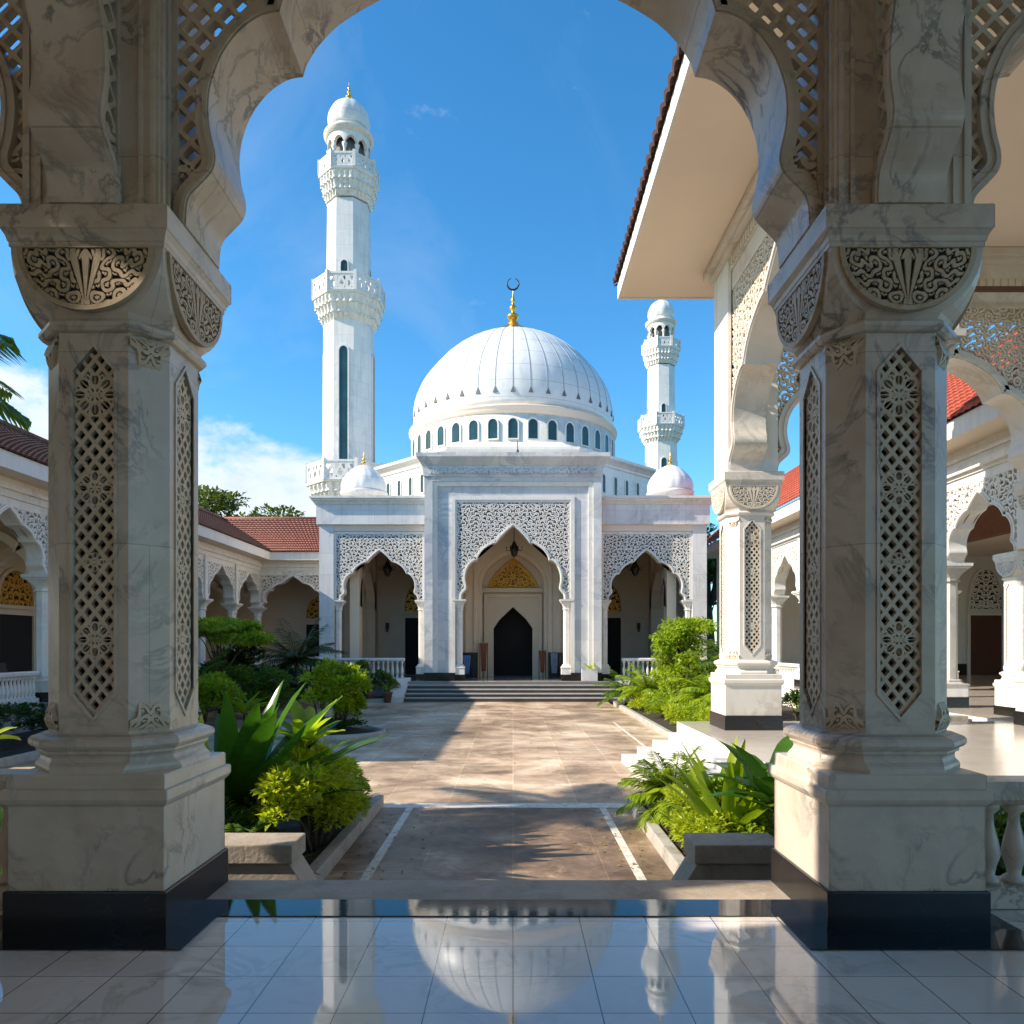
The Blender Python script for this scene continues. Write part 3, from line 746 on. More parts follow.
for x in (12.5, 17.3, 22.1):
    fanlight_door(rg, plane((x if x != 22.1 else 23.9, 37.44, 0), (1, 0, 0), (0, -1, 0)), .8, 3.0, 2.0, M['reddoor'], M['whitecarve'], M['plaster'])
mb = MB(); mb.box(25.3, 37.40, .9, 25.7, 37.45, 2.6); mb.build('notice_board', M['wood'], rg)
sc3 = place(sc2, rg, (GX2, ys2[1], 0)) 
bpy.data.objects.remove(sc3) if not sc3.children else None
for y in (20.9, 26.7, 32.5):
    c = place(sc2, rg, (15.6, y, 0))
mb = MB(); mb.box(15.4, 15, GS+1.6, 15.8, 37.4, FZ-.01); mb.build('timber_beam', M['wood'], rg)
# ================================================================ mosque
mq = empty('mosque', (0, 31.5, 0), label='white marble mosque with a tall cusped portal and one great dome', cat='mosque')
PY = 30.9      # portal front plane
PW = 3.70
# portal: outer mass in nested frames
fnP = plane((0, PY, 0), (1, 0, 0), (0, -1, 0))
ptop = 9.05
def gate(hw0, z0, hw1, z1, wf, wb, name, mat, parent):
    mb = MB(fnP); mb.ribbon([(-hw0, .12), (-hw0, z0), (hw0, z0), (hw0, .12)], [(-hw1, .12), (-hw1, z1), (hw1, z1), (hw1, .12)], wb, wf)
    return mb.build(name, mat, parent)
portal = gate(3.36, 8.35, PW, ptop, .0, -5.0, 'portal', M['facade'], mq)
gate(3.16, 8.15, 3.36, 8.35, -.06, -5.0, 'portal_moulding', M['white'], portal)
gate(2.58, 7.72, 3.16, 8.15, -.14, -5.0, 'portal_inner_frame', M['facade'], portal)
gate(2.42, 7.58, 2.58, 7.72, -.08, -1.0, 'portal_moulding', M['white'], portal)
mb = MB(fnP)
prof = [(PW+.0, ptop-.55, .0), (PW+.05, ptop-.5, .05), (PW+.05, ptop-.42, .05), (PW+.08, ptop-.1, .08), (PW+.28, ptop+.22, .28), (PW+.32, ptop+.25, .32), (PW+.32, ptop+.42, .32)]
for (a, z0, w0), (b2, z1, w1) in zip(prof[:-1], prof[1:]):
    if z1 <= z0: continue
    vs = [(-a, w0, z0), (a, w0, z0), (a, -5, z0), (-a, -5, z0), (-b2, w1, z1), (b2, w1, z1), (b2, -5, z1), (-b2, -5, z1)]
    mb.add(vs, [(0, 1, 5, 4), (1, 2, 6, 5), (2, 3, 7, 6), (3, 0, 4, 7)])
mb.add([(-PW-.32, .32, ptop+.42), (PW+.32, .32, ptop+.42), (PW+.32, -5, ptop+.42), (-PW-.32, -5, ptop+.42)], [(0, 1, 2, 3)])
mb.build('portal_cornice', M['facade'], portal)
cell = .03
U, V = field_grid(-3.5, 3.5, ptop-.42, ptop-.12, cell)
mb = MB(fnP); relief(mb, np.minimum(pat_scroll(U, V, .17, .17, 9), .1), -3.5, ptop-.42, cell, .10, .05); mb.build('inscription_band', M['facade'], portal, recalc=False)
mb = MB(fnP); mb.box(-PW-.02, -5, .0, -2.42, .03, .34); mb.box(2.42, -5, .0, PW+.02, .03, .34); mb.build('black_footing', M['black'], portal)
# great arch with carved screen
arch(mq, plane((0, PY+.35, 0), (1, 0, 0), (0, -1, 0)), 0, 3.42, 2.16, 3.10, 2.42, 4.16, .5, (M['white'], M['whitecarve']), ring=.11, pat='scroll', cell=.026, pitch=.17, two=False, back=M['darkgrey'], side=.08, topband=.1)
pc = slim_column(mq, 3.42, .145, M['white'], 'portal_column')
place(pc, mq, (-2.26, PY+.34, 0), (1, 1, 1), first=True); place(pc, mq, (2.26, PY+.34, 0))
# wings
WX0, WX1 = 3.72, 8.25; WY = 31.5
WGS = 3.42
for sgn in (-1, 1):
    cx = sgn*(WX0+WX1-.45)/2; cx = sgn*5.70
    w = empty('x', (0, 0, 0)) if False else None
    o = arch(mq, plane((cx, WY+.25, 0), (1, 0, 0), (0, -1, 0)), 0, WGS, 1.62, 2.12, 1.93, 2.92, .45, (M['white'], M['whitecarve']), ring=.09, pat='scroll', cell=.028, pitch=.15, two=False, back=M['darkgrey'], soft=False, side=.1, topband=.12)
    tag(o)
    o.name = 'wing_arch'
    for dx in (-1.78, 1.78):
        place(pc, mq, (cx+dx, WY+.27, 0), (.95, .95, WGS/3.42))
    mb = MB(); a, b2 = sorted((sgn*7.64, sgn*WX1)); mb.box(a, WY, 0.0, b2, WY+7.5, 6.62)
    mb.build('wing_pier', M['shaftm'], mq)
    mb = MB(); a, b2 = sorted((sgn*3.705, sgn*WX1)); mb.box(a, WY-.0, WGS+2.93, b2-(.0 if sgn > 0 else 0), WY+7.5, 6.80) if False else mb.box(a, WY+.01, 6.35, b2, WY+7.5, 6.62)
    mb.build('wing_lintel', M['soffit'], mq)
    mb = MB(); a, b2 = sorted((sgn*3.705, sgn*(WX1+.10))); mb.box(a, WY-.12, 6.62, b2, WY+7.5, 7.46); mb.build('wing_parapet', M['shaftm'], mq)
    mb = MB()
    for k, (o_, z0, z1) in enumerate(((.16, 7.46, 7.52), (.20, 7.52, 7.60), (.27, 7.60, 7.70), (.34, 7.70, 7.80))):
        a, b2 = sorted((sgn*3.705, sgn*(WX1+o_))); mb.box(a, WY-o_, z0, b2, WY+7.5, z1)
    mb.build('parapet_cornice', M['white'], mq)
# interior shell
mb = MB()
mb.box(-8.2, 36.9, 0, 8.2, 37.3, 6.3)
mb.box(-3.7, 31.95, 0, -3.1, 36.9, 6.2); mb.box(3.1, 31.95, 0, 3.7, 36.9, 6.2)
mb.box(-8.2, 31.8, 6.25, -3.71, 37.3, 6.34); mb.box(3.71, 31.8, 6.25, 8.2, 37.3, 6.34)
mb.box(-7.64, 36.0, 0, -6.9, 36.9, 6.24); mb.box(6.9, 36.0, 0, 7.64, 36.9, 6.24)
mb.build('interior_wall', M['interior'], mq)
mb = MB(plane((0, 35.3, 0), (1, 0, 0), (0, -1, 0)))
# portal vestibule: pointed niche with gilded tympanum and dark doorway
def pointed(w, z0, h, n=12): 
    c = .9*w; Rr = w+c; am = math.acos(c/Rr); hm = Rr*math.sin(am)
    p = [(-w, z0)]+[(c-Rr*math.cos(am*k/n), z0+h*Rr*math.sin(am*k/n)/hm) for k in range(1, n)]+[(0, z0+h)]
    return p+[(-x, z) for x, z in p[::-1][1:]]
def slabwithhole(mb, hw, z1, hole, wf, wb):
    n = len(hole)//2
    mb.prism([(-hw, 0), (-hw, z1), (0, z1)]+[hole[i] for i in range(n, -1, -1)]+[(hole[0][0], 0)], wb, wf)
    mb.prism([(hw, 0), (hw, z1), (0, z1)]+[hole[i] for i in range(n, 2*n+1)]+[(hole[-1][0], 0)], wb, wf)
slabwithhole(mb, 3.1, 7.5, pointed(1.62, 4.3, 1.75), .9, .6)
slabwithhole(mb, 3.1, 7.5, pointed(1.45, 4.3, 1.5), .6, .3)
slabwithhole(mb, 3.1, 7.5, [(-.93, 2.3), (-.62, 2.74), (-.3, 3.04), (0, 3.32), (.3, 3.04), (.62, 2.74), (.93, 2.3)], .0, -.4)
mb.ribbon([(-1.2, 0), (-1.2, 3.75), (1.2, 3.75), (1.2, 0)], [(-1.38, 0), (-1.38, 3.93), (1.38, 3.93), (1.38, 0)], .0, .14)
mb.box(-1.45, 0, 4.0, 1.45, .2, 4.2)
for hw, zz, ww in ((1.75, 6.9, .10), (2.15, 7.2, .12), (2.6, 7.4, .14)):
    mb.box(-hw-.06, .9 if hw > 1.7 else 0, 0, -hw+.06, .9+ww, 7.0); mb.box(hw-.06, .9, 0, hw+.06, .9+ww, 7.0)
nich = mb.build('vestibule_wall', M['interior'], mq)
mb = MB(plane((0, 35.3, 0), (1, 0, 0), (0, -1, 0))); mb.box(-1, -1.2, 0, 1, -1.1, 3.4); mb.build('doorway', M['dark'], mq)  # near-black panel stands for the unlit room beyond the opening
cell = .03; tp = [(-1.18, 4.25), (-1.12, 4.5), (-.8, 4.95), (-.42, 5.3), (0, 5.62), (.42, 5.3), (.8, 4.95), (1.12, 4.5), (1.18, 4.25)]
U, V = field_grid(-1.25, 1.25, 4.22, 5.65, cell)
dd = np.where(inside_poly(U, V, tp), dist_poly(U, V, tp), -.1)
f = pat_scroll(np.abs(U), V, .2, .16, 2); ro, q = rosette(U, V, 0, 4.75, .3); f = np.where(q < 1, ro, f); f = np.maximum(f, .05-np.abs(dd-.05))
mb = MB(plane((0, 35.3, 0), (1, 0, 0), (0, -1, 0))); relief(mb, np.minimum(f*.2, dd), -1.25, 4.22, cell, .09, .03); tym = mb.build('gilded_tympanum', M['goldcarve'], mq, recalc=False)
mb = MB(plane((0, 35.3, 0), (1, 0, 0), (0, -1, 0))); mb.prism(tp, .004, .032); mb.build('tympanum_backing', M['amber'], tym)
mb = MB(); 
mb.box(-3.09, 34.25, 0, -1.63, 34.39, 1.15); mb.build('wainscot', M['wainscot'], mq)
mb = MB(); mb.box(1.63, 34.25, 0, 3.09, 34.39, 1.15); mb.build('wainscot', M['wainscot'], mq)
# wing doors with gilded fanlights
for sgn in (-1, 1):
    fanlight_door(mq, plane((sgn*4.75, 36.9, 0), (1, 0, 0), (0, -1, 0)), .62, 2.85, 1.35, M['dark'], M['goldcarve'], M['interior'])
    fnI = plane((sgn*6.9 if True else 0, 34.4, 0), (0, 1, 0), (-sgn, 0, 0))
    p = [(u, v+3.2) for u, v in arch_pts(1.5, 1.7, True)]
    mb = MB(fnI); mb.ribbon(p, offset_pts(p, .5), -.2, .2); mb.box(-2.2, -.2, 0, -1.5, .2, 6.2); mb.box(1.5, -.2, 0, 2.2, .2, 6.2); mb.build('inner_arch', M['interior'], mq)
# roof mass joining the wings, octagonal body
DY = 47.0
mb = MB(); mb.box(-8.2, 37.3, 0, 8.2, 56, 7.0); mb.box(-3.6, 35.9, 6.3, 3.6, 40, 9.4); mb.build('hall_wall', M['shaftm'], mq)
ap = 8.05; rr = ap/math.cos(PI/8); oz = 11.65
def octo(r, z, cy=DY, cx=0): return [(cx+r*math.cos(PI/8+PI/4*i), cy+r*math.sin(PI/8+PI/4*i), z) for i in range(8)]
mb = MB(); mb.loft([octo(rr, 5), octo(rr, oz-.0)]); body = mb.build('octagon', M['white'], mq)
mb = MB(); mb.loft([octo(rr+d, z) for d, z in ((.0, oz-.35), (.08, oz-.33), (.08, oz-.2), (.2, oz-.08), (.36, oz+.02), (.4, oz+.05), (.4, oz+.2), (.25, oz+.22))]); mb.build('octagon_cornice', M['white'], body)
mb = MB(); mb.loft([octo(rr+.1, oz+.2), octo(7.6, oz+.65), octo(6.9, oz+1.0)]); mb.build('skirt_roof', M['white'], body)
def arched_win(fn, w, h, d=.03, fr=.06):
    p = [(-w, 0)]+[(-w*math.cos(a), h-w*1.15+w*1.15*math.sin(a)) for a in [PI/2*k/5 for k in range(0, 6)]]
    p = p+[(-x, z) for x, z in p[::-1][1:]]
    return p
def window(parent, fn, w, h, name='window', fmat=None, fr=.05):
    p = arched_win(fn, w, h)
    mb = MB(fn); mb.ribbon(p, offset_pts(p, fr), -.05, .05); mb.box(-w-fr, -.05, -fr, w+fr, .07, 0)
    o = mb.build(name, fmat or M['white'], parent)
    g = MB(fn); g.prism(p, -.04, .012); g.build('pane', M['glass'], o); return o
for face in range(8):
    a = PI/4*face-PI/2
    n = Vector((math.cos(a), math.sin(a), 0)); u = Vector((-n.y, n.x, 0))
    if n.y > .3: continue
    for k in (-2, -1, 0, 1, 2):
        window(mq, plane(Vector((0, DY, 9.85))+n*(ap+.01)+u*(k*1.05), u, n), .13, 1.0)
# drum with 36 windows
DR = 6.35; dz0, dz1 = 12.35, 14.62
mb = MB(); mb.lathe([(6.75, dz0-.1), (6.75, dz0+.12), (6.5, dz0+.2), (DR, dz0+.3), (DR, dz1-.3)], 144, (0, DY)); mb.build('drum', M['white'], mq)
mb = MB(); mb.lathe([(DR, dz1-.35), (DR+.08, dz1-.3), (DR+.1, dz1-.2), (DR+.16, dz1-.06), (DR+.2, dz1-.02), (DR+.2, dz1+.06), (DR+.1, dz1+.12), (DR-.15, dz1+.2)], 144, (0, DY)); ring = mb.build('drum_cornice', M['soffit'], mq)
for i in range(36):
    a = 2*PI*i/36-PI/2; n = Vector((math.cos(a), math.sin(a), 0)); u = Vector((-n.y, n.x, 0))
    if n.y > .35: continue
    window(mq, plane(Vector((0, DY, dz0+.5))+n*(DR+.015), u, n), .26, 1.1, fr=.07)
# dome with seams
def domeprof(R0, H, z0, n=40):
    out = []
    for k in range(n+1):
        t = k/n; a = t*PI/2
        r = R0*(math.cos(a)**.93)*(1+.035*math.sin(min(1, t*2.2)*PI)); z = z0+H*(math.sin(a)**1.0)*(1-.0*t)+H*.05*t**6
        out.append((max(r, .02), z))
    return out
M['seam'] = plain('lead_seam', (.34, .35, .37), .6)
NSEAM = 40; seg = NSEAM*6; pr_ = domeprof(6.22, 6.22, dz1+.2)
mb = MB(); rings = []
for r, z in pr_:
    ring_ = []
    for i in range(seg):
        ph = (i % 6)/6; d = .012*math.sin(PI*ph)
        rr_ = r+d*min(1, r/1.5); a = 2*PI*i/seg-PI/2+PI/NSEAM*0
        ring_.append((rr_*math.cos(a), DY+rr_*math.sin(a), z))
    rings.append(ring_)
mb.loft(rings, smooth=True); dome = mb.build('dome', M['domem'], mq)
mb = MB()      # lead joints between the marble gores
for i in range(NSEAM):
    a = 2*PI*i/NSEAM-PI/2; ca, sa = math.cos(a), math.sin(a)
    if sa > .45: continue
    rows = [[(ca*(r+o)-sa*s, DY+sa*(r+o)+ca*s, z+o*.6) for o, s in ((-.02, -.026), (.014, -.020), (.014, .020), (-.02, .026))] for r, z in pr_[3:-2]]
    mb.loft(rows, cap=False, closed=False)
mb.build('lead_joint', M['seam'], dome, kind='stuff')
mb = MB()      # little triangular vents at the feet of the gores
for i in range(NSEAM):
    a = 2*PI*i/NSEAM-PI/2; ca, sa = math.cos(a), math.sin(a)
    if sa > .3: continue
    u = Vector((-sa, ca, 0)); n = Vector((ca, sa, 0))
    r, z = pr_[3]; c0 = Vector((ca*r, DY+sa*r, z)); t = (Vector((ca*pr_[6][0], DY+sa*pr_[6][0], pr_[6][1]))-c0).normalized()
    nn = u.cross(t).normalized()
    if nn.dot(n) < 0: nn = -nn
    b0 = c0-t*.12
    mb.add([tuple(b0-u*.13+nn*.05), tuple(b0+u*.13+nn*.05), tuple(b0+t*.34+nn*.05), tuple(b0-u*.13-nn*.05), tuple(b0+u*.13-nn*.05), tuple(b0+t*.34-nn*.08)], [(0, 1, 2), (0, 3, 4, 1), (1, 4, 5, 2), (2, 5, 3, 0)])
mb.build('seam_vents', M['darkgrey'], dome)
zt = pr_[-1][1]
mb = MB(); rings = []
for r, z in ((1.36, zt-.25), (1.1, zt-.02), (.78, zt+.16), (.42, zt+.42), (.2, zt+.75)):
    rings.append([((r*(1+.12*math.cos(8*2*PI*i/64)*(r/1.3)))*math.cos(2*PI*i/64), DY+(r*(1+.12*math.cos(8*2*PI*i/64)*(r/1.3)))*math.sin(2*PI*i/64), z) for i in range(64)])
mb.loft(rings, smooth=True); mb.build('gold_cap', M['gold'], dome)
def finial(parent, cx, cy, z, s, mat, crescent=True):
    mb = MB(); mb.lathe([(.16*s, z), (.2*s, z+.1*s), (.42*s, z+.32*s), (.42*s, z+.45*s), (.15*s, z+.62*s), (.1*s, z+.75*s), (.26*s, z+.95*s), (.26*s, z+1.05*s), (.1*s, z+1.22*s), (.08*s, z+1.4*s), (.17*s, z+1.55*s), (.06*s, z+1.75*s), (.04*s, z+2.2*s), (.02*s, z+2.4*s)], 16, (cx, cy))
    f = mb.build('finial', mat, parent)
    if crescent:
        mb = MB(); pts = []; rd = []
        for k in range(25):
            a = PI*.5+.28+(2*PI-.56)*k/24
            pts.append((cx+.42*s*math.cos(a), cy, z+2.75*s+.42*s*math.sin(a))); rd.append(.02*s+.05*s*math.sin(PI*k/24))
        mb.tube(pts, rd, 8); mb.build('crescent', M['bronze'], f)
    return f
finial(dome, 0, DY, zt+.66, .88, M['gold'])
# two small domes behind the wing parapets
def small_dome(cx, cy):
    mb = MB(); z0 = 7.4
    mb.lathe([(1.0, z0), (1.0, z0+1.25), (1.08, z0+1.3), (1.14, z0+1.42), (1.14, z0+1.5), (1.0, z0+1.54)], 64, (cx, cy)); dr = mb.build('small_drum', M['white'], mq)
    mb = MB(); rings = []
    for k in range(25):
        a = PI/2*k/24; r = max(.02, 1.06*math.cos(a)*(1+.06*math.sin(min(1, k/12)*PI))); z = z0+1.52+1.28*math.sin(a)+.08*(k/24)**6
        rings.append([((r*(1+.02*abs(math.sin(8*2*PI*i/96))))*math.cos(2*PI*i/96)+cx, cy+(r*(1+.02*abs(math.sin(8*2*PI*i/96))))*math.sin(2*PI*i/96), z) for i in range(96)])
    mb.loft(rings, smooth=True); d = mb.build('small_dome', M['domem'], mq)
    finial(d, cx, cy, z0+2.82, .3, M['gold'], False)
    for i in range(16):
        a = 2*PI*i/16-PI/2; n = Vector((math.cos(a), math.sin(a), 0)); u = Vector((-n.y, n.x, 0))
        if n.y > .4: continue
        window(mq, plane(Vector((cx, cy, z0+.62))+n*1.005, u, n), .085, .46, fr=.03)
small_dome(-7.25, 36.0); small_dome(7.65, 36.0)
# floor, steps
mb = MB(); mb.box(-4.35, 30.6, -.8, 4.35, 31.9, 0); mb.box(-8.3, 31.5, -.8, -4.35, 37, -.002); mb.box(4.35, 31.5, -.8, 8.3, 37, -.002); mb.box(-4.35, 31.9, -.8, 4.35, 37, -.001)
M['vestfloor'] = plain('grey_polished_floor', (.35, .34, .33), .1, 0, .1, 2)
mb.build('vestibule_floor', M['vestfloor'], kind='structure')
M['greystep'] = plain('grey_stone_steps', (.42, .385, .34), .5, 0, .25, 3)
M['riser'] = plain('dark_risers', (.07, .065, .06), .5, 0, .25, 3)
for k in range(5):
    z = -.15*(k+1)+.0; y1 = 30.6-.34*k
    mb = MB(); mb.box(-4.3, y1-.34, -.8, 4.3, y1, z-.028) if k < 4 else None
    if k < 4: mb.build('steps', M['riser'], kind='structure')
    mb = MB(); mb.box(-4.3, y1-.36, z-.028, 4.3, y1-.001, z+.012) if k < 4 else None
    if k < 4: mb.build('steps', M['greystep'], kind='structure')
mb = MB(); mb.box(-4.3, 30.56, -.03, 4.3, 30.6, .004); mb.build('steps', M['concrete'], kind='structure')

# ================================================================ minarets
def minaret():
    root = empty('minaret', (0, 0, 0), cat='minaret')
    def og(r, z, rot=PI/8): return [(r*math.cos(rot+PI/4*i), r*math.sin(rot+PI/4*i), z) for i in range(8)]
    c8 = math.cos(PI/8)
    mb = MB(); mb.loft([og(1.62, 6), og(1.6, 12), og(1.52, 21.6)])
    o = mb.build('lower_shaft', M['shaftm'], root)
    mb = MB(); mb.loft([og(1.38, 21.6), og(1.30, 28.0)]); mb.build('upper_shaft', M['shaftm'], root)
    def balcony(zb, zt, r0, r1, hrail):
        # corbelled skirt with muqarnas-like steps, slab and pierced parapet
        mb = MB(); n = 8; rings = []
        for k in range(n+1):
            t = k/n; r = r0+(r1-r0)*(t**.8); z = zb+(zt-zb)*t; seg = 128
            ring = []
            for i in range(seg):
                a = 2*PI*i/seg+PI/8; m = (a-PI/8) % (PI/4)-PI/8; f = c8/math.cos(m)
                fl = 1+.03*(1 if i % 4 in (1, 2) else -1)*(1 if k not in (0, n) else 0)
                ring.append((r*f*fl*math.cos(a), r*f*fl*math.sin(a), z))
            rings.append(ring)
            if k < n and k % 3 == 2: rings.append([(x*1.05, y*1.05, z+.01) for x, y, z in ring])
        mb.loft(rings, smooth=False); b_ = mb.build('balcony', M['white'], root)
        mb = MB(); mb.loft([og(r1*1.03, zt), og(r1*1.05, zt+.12)]); mb.build('balcony_slab', M['white'], b_)
        ap_ = r1*c8; L = r1*math.sin(PI/8); cell = .06
        U, V = field_grid(-L, L, 0, hrail, cell)
        f = pat_diamond(U, V, L*.5, hrail*.8, .15)*.4
        f = np.maximum(f, np.maximum(.12-V, V-hrail+.14)); f = np.maximum(f, np.abs(U)-L+.12); f = np.maximum(f, .08-np.abs(np.abs(U)-L*.38))
        mb = MB()
        for i in range(8):
            a = PI/4*i; nn = Vector((math.cos(a), math.sin(a), 0)); u = Vector((-nn.y, nn.x, 0))
            p = MB(plane(nn*ap_+Vector((0, 0, zt+.12)), u, nn)); relief(p, f, -L, 0, cell, .05, -.05, back=True); p.box(-L-.02, -.08, hrail-.02, L+.02, .08, hrail+.1); p.box(L-.1, -.1, 0, L+.08, .1, hrail+.2)
            mb.add([tuple(v) for v in p.v], p.f)
        mb.build('parapet', M['shaftm'], b_, recalc=False)
    balcony(9.6, 10.95, 1.7, 2.45, 1.05)
    balcony(20.7, 22.05, 1.55, 2.12, .95)
    balcony(28.1, 29.45, 1.35, 1.76, .75)
    # tall glazed slits on the shaft faces
    for i in range(8):
        a = PI/4*i; nn = Vector((math.cos(a), math.sin(a), 0)); u = Vector((-nn.y, nn.x, 0))
        if i % 2 == 0 or True:
            w_ = window(root, plane(nn*(1.60*c8)+Vector((0, 0, 12.2)), u, nn), .25, 6.9, 'slit_window', M['shaftm'], .08) if i % 2 == 0 else None
            window(root, plane(nn*(1.37*c8)+Vector((0, 0, 23.0)), u, nn), .2, 1.25, 'window', M['white'], .06) if i % 2 == 0 else None
    # lantern
    mb = MB(); mb.lathe([(.85, 29.2), (.85, 32.0)], 32); mb.build('lantern_core', M['darkgrey'], root)
    for i in range(10):
        a = 2*PI*i/10+PI/10; x, y = 1.17*math.cos(a), 1.17*math.sin(a)
        mb = MB(); mb.lathe([(.13, 29.3), (.13, 29.6), (.09, 29.65), (.085, 31.0), (.13, 31.1), (.17, 31.25)], 8, (x, y)); mb.build('lantern_column', M['white'], root)
    mb = MB(); seg = 80
    def zb_(i):
        t = (i % 8)/8; return 31.2+.5*math.sin(PI*t)**.6
    outer_b = [(1.27*math.cos(2*PI*i/seg+PI/10), 1.27*math.sin(2*PI*i/seg+PI/10), zb_(i)) for i in range(seg)]
    outer_t = [(1.27*math.cos(2*PI*i/seg+PI/10), 1.27*math.sin(2*PI*i/seg+PI/10), 32.0) for i in range(seg)]
    inner_b = [(1.06*math.cos(2*PI*i/seg+PI/10), 1.06*math.sin(2*PI*i/seg+PI/10), zb_(i)) for i in range(seg)]
    inner_t = [(1.06*math.cos(2*PI*i/seg+PI/10), 1.06*math.sin(2*PI*i/seg+PI/10), 32.0) for i in range(seg)]
    mb.loft([inner_t, inner_b, outer_b, outer_t], cap=False); mb.build('lantern_arcade', M['white'], root)
    mb = MB(); mb.lathe([(1.27, 31.98), (1.34, 32.02), (1.38, 32.1), (1.5, 32.2), (1.5, 32.32), (1.3, 32.4), (1.12, 32.5), (1.12, 32.7), (1.15, 32.75), (1.0, 32.85)], 48); mb.build('lantern_cornice', M['white'], root)
    mb = MB(); rings = []
    for k in range(29):
        t = k/28; a = -0.42+(PI/2+.42)*t; r = max(.03, 1.24*math.cos(a)); z = 33.2+1.24*math.sin(a)*1.02+.25*t**8
        rings.append([((r+.035*abs(math.sin(10*PI*i/80)))*math.cos(2*PI*i/80), (r+.035*abs(math.sin(10*PI*i/80)))*math.sin(2*PI*i/80), z) for i in range(80)])
    mb.loft(rings, smooth=True); d = mb.build('onion_dome', M['domem'], root)
    finial(d, 0, 0, 34.6, .48, M['gold'], False)
    return root
mn = minaret()
mn.location = (-9.97*1.29, 45*1.29, 1.5-1.5*1.29); mn.scale = (1.29,)*3; mn['label'] = 'tall white minaret rising close on the left of the great dome'; mn['group'] = 'minarets of the mosque'
m2 = copy_tree(mn); m2.location = (14.2*1.29, 71*1.29, 1.5-1.5*1.29); m2['label'] = 'distant white minaret right of the great dome, partly behind the small dome'
# ================================================================ ground and paving (setting)
mb = MB(); mb.add([(-900, -300, -.86), (900, -300, -.86), (900, 1500, -.86), (-900, 1500, -.86)], [(0, 1, 2, 3)])
M['ground'] = plain('grassy_ground', (.06, .075, .03), .95, 0, .5, .4, 0)
mb.build('ground', M['ground'], kind='structure')
m, nt, b = mat_new('courtyard_stone'); co = coords(nt)
br = N(nt, 'ShaderNodeTexBrick'); nt.links.new(co, br.inputs['Vector']); br.offset = 0
for k, v in (('Scale', 1), ('Brick Width', .92), ('Row Height', .92), ('Mortar Size', .008), ('Mortar Smooth', .4)): br.inputs[k].default_value = v
br.inputs['Color1'].default_value = (1, 1, 1, 1); br.inputs['Color2'].default_value = (.74, .72, .70, 1); br.inputs['Mortar'].default_value = (1.25, 1.2, 1.1, 1)
c = ramp(nt, noise(nt, co, .55, 9, .68, .4), [(.30, (.20, .125, .075)), (.43, (.38, .26, .165)), (.54, (.62, .45, .30)), (.66, (.88, .71, .51))])
w = ramp(nt, noise(nt, co, 3.5, 8, .75, .5), [(.56, (0, 0, 0)), (.70, (1, 1, 1))])
c = mix(nt, mth(nt, 'MULTIPLY', w, .5), c, (.68, .60, .48))
d_ = ramp(nt, noise(nt, co, 1.4, 6, .7), [(.52, (0, 0, 0)), (.68, (1, 1, 1))])
c = mix(nt, mth(nt, 'MULTIPLY', d_, .62), c, (.16, .10, .06))
c = mix(nt, 1.0, c, br.outputs[0], 'MULTIPLY')
nt.links.new(c, b.inputs['Base Color'])
nt.links.new(ramp(nt, noise(nt, co, 1.4, 6, .7), [(.4, (.55, .55, .55)), (.7, (.28, .28, .28))]), b.inputs['Roughness'])
bump(nt, b, mth(nt, 'ADD', noise(nt, co, 45, 5), mth(nt, 'MULTIPLY', br.outputs['Fac'], -.6)), .25, .01)
M['court'] = m
GZ = -.75
mb = MB(); mb.box(-9.4, 10.33, GZ-.1, 3.74, 29.3, GZ); mb.build('courtyard', M['court'], kind='structure')
m = M['court'].copy(); m.name = 'weathered_path'; nt = m.node_tree; b = nt.nodes['Principled BSDF']; M['pathm'] = m     # older, more soiled slabs
src = b.inputs['Base Color'].links[0].from_socket; co = coords(nt)
dk = ramp(nt, noise(nt, co, 2.1, 9, .72, .6), [(.36, (.32, .29, .27)), (.56, (.62, .58, .54)), (.68, (1, .97, .92))])
nt.links.new(mix(nt, 1.0, src, dk, 'MULTIPLY'), b.inputs['Base Color'])
mb = MB(); mb.box(-1.82, 4.73, GZ-.1, 1.58, 10.329, GZ-.0005); mb.build('path', M['pathm'], kind='structure')
def strip(pts, name='path_marking', mat=None):
    mb = MB()
    for x0, y0, x1, y1 in pts: mb.box(x0, y0, GZ-.02, x1, y1, GZ+.004)
    mb.build(name, mat or M['kerbm'], kind='structure')
M['palestripe'] = marble('pale_stripe', (.78, .72, .62), (.3, .26, .2), 6, .6, None, .8, None, .55, .3)
strip([(-1.82, 10.22, 1.58, 10.52), (-1.47, 5.5, -1.38, 10.2), (1.19, 5.5, 1.28, 10.2), (2.9, 16.2, 2.96, 21.5)], mat=M['palestripe'])
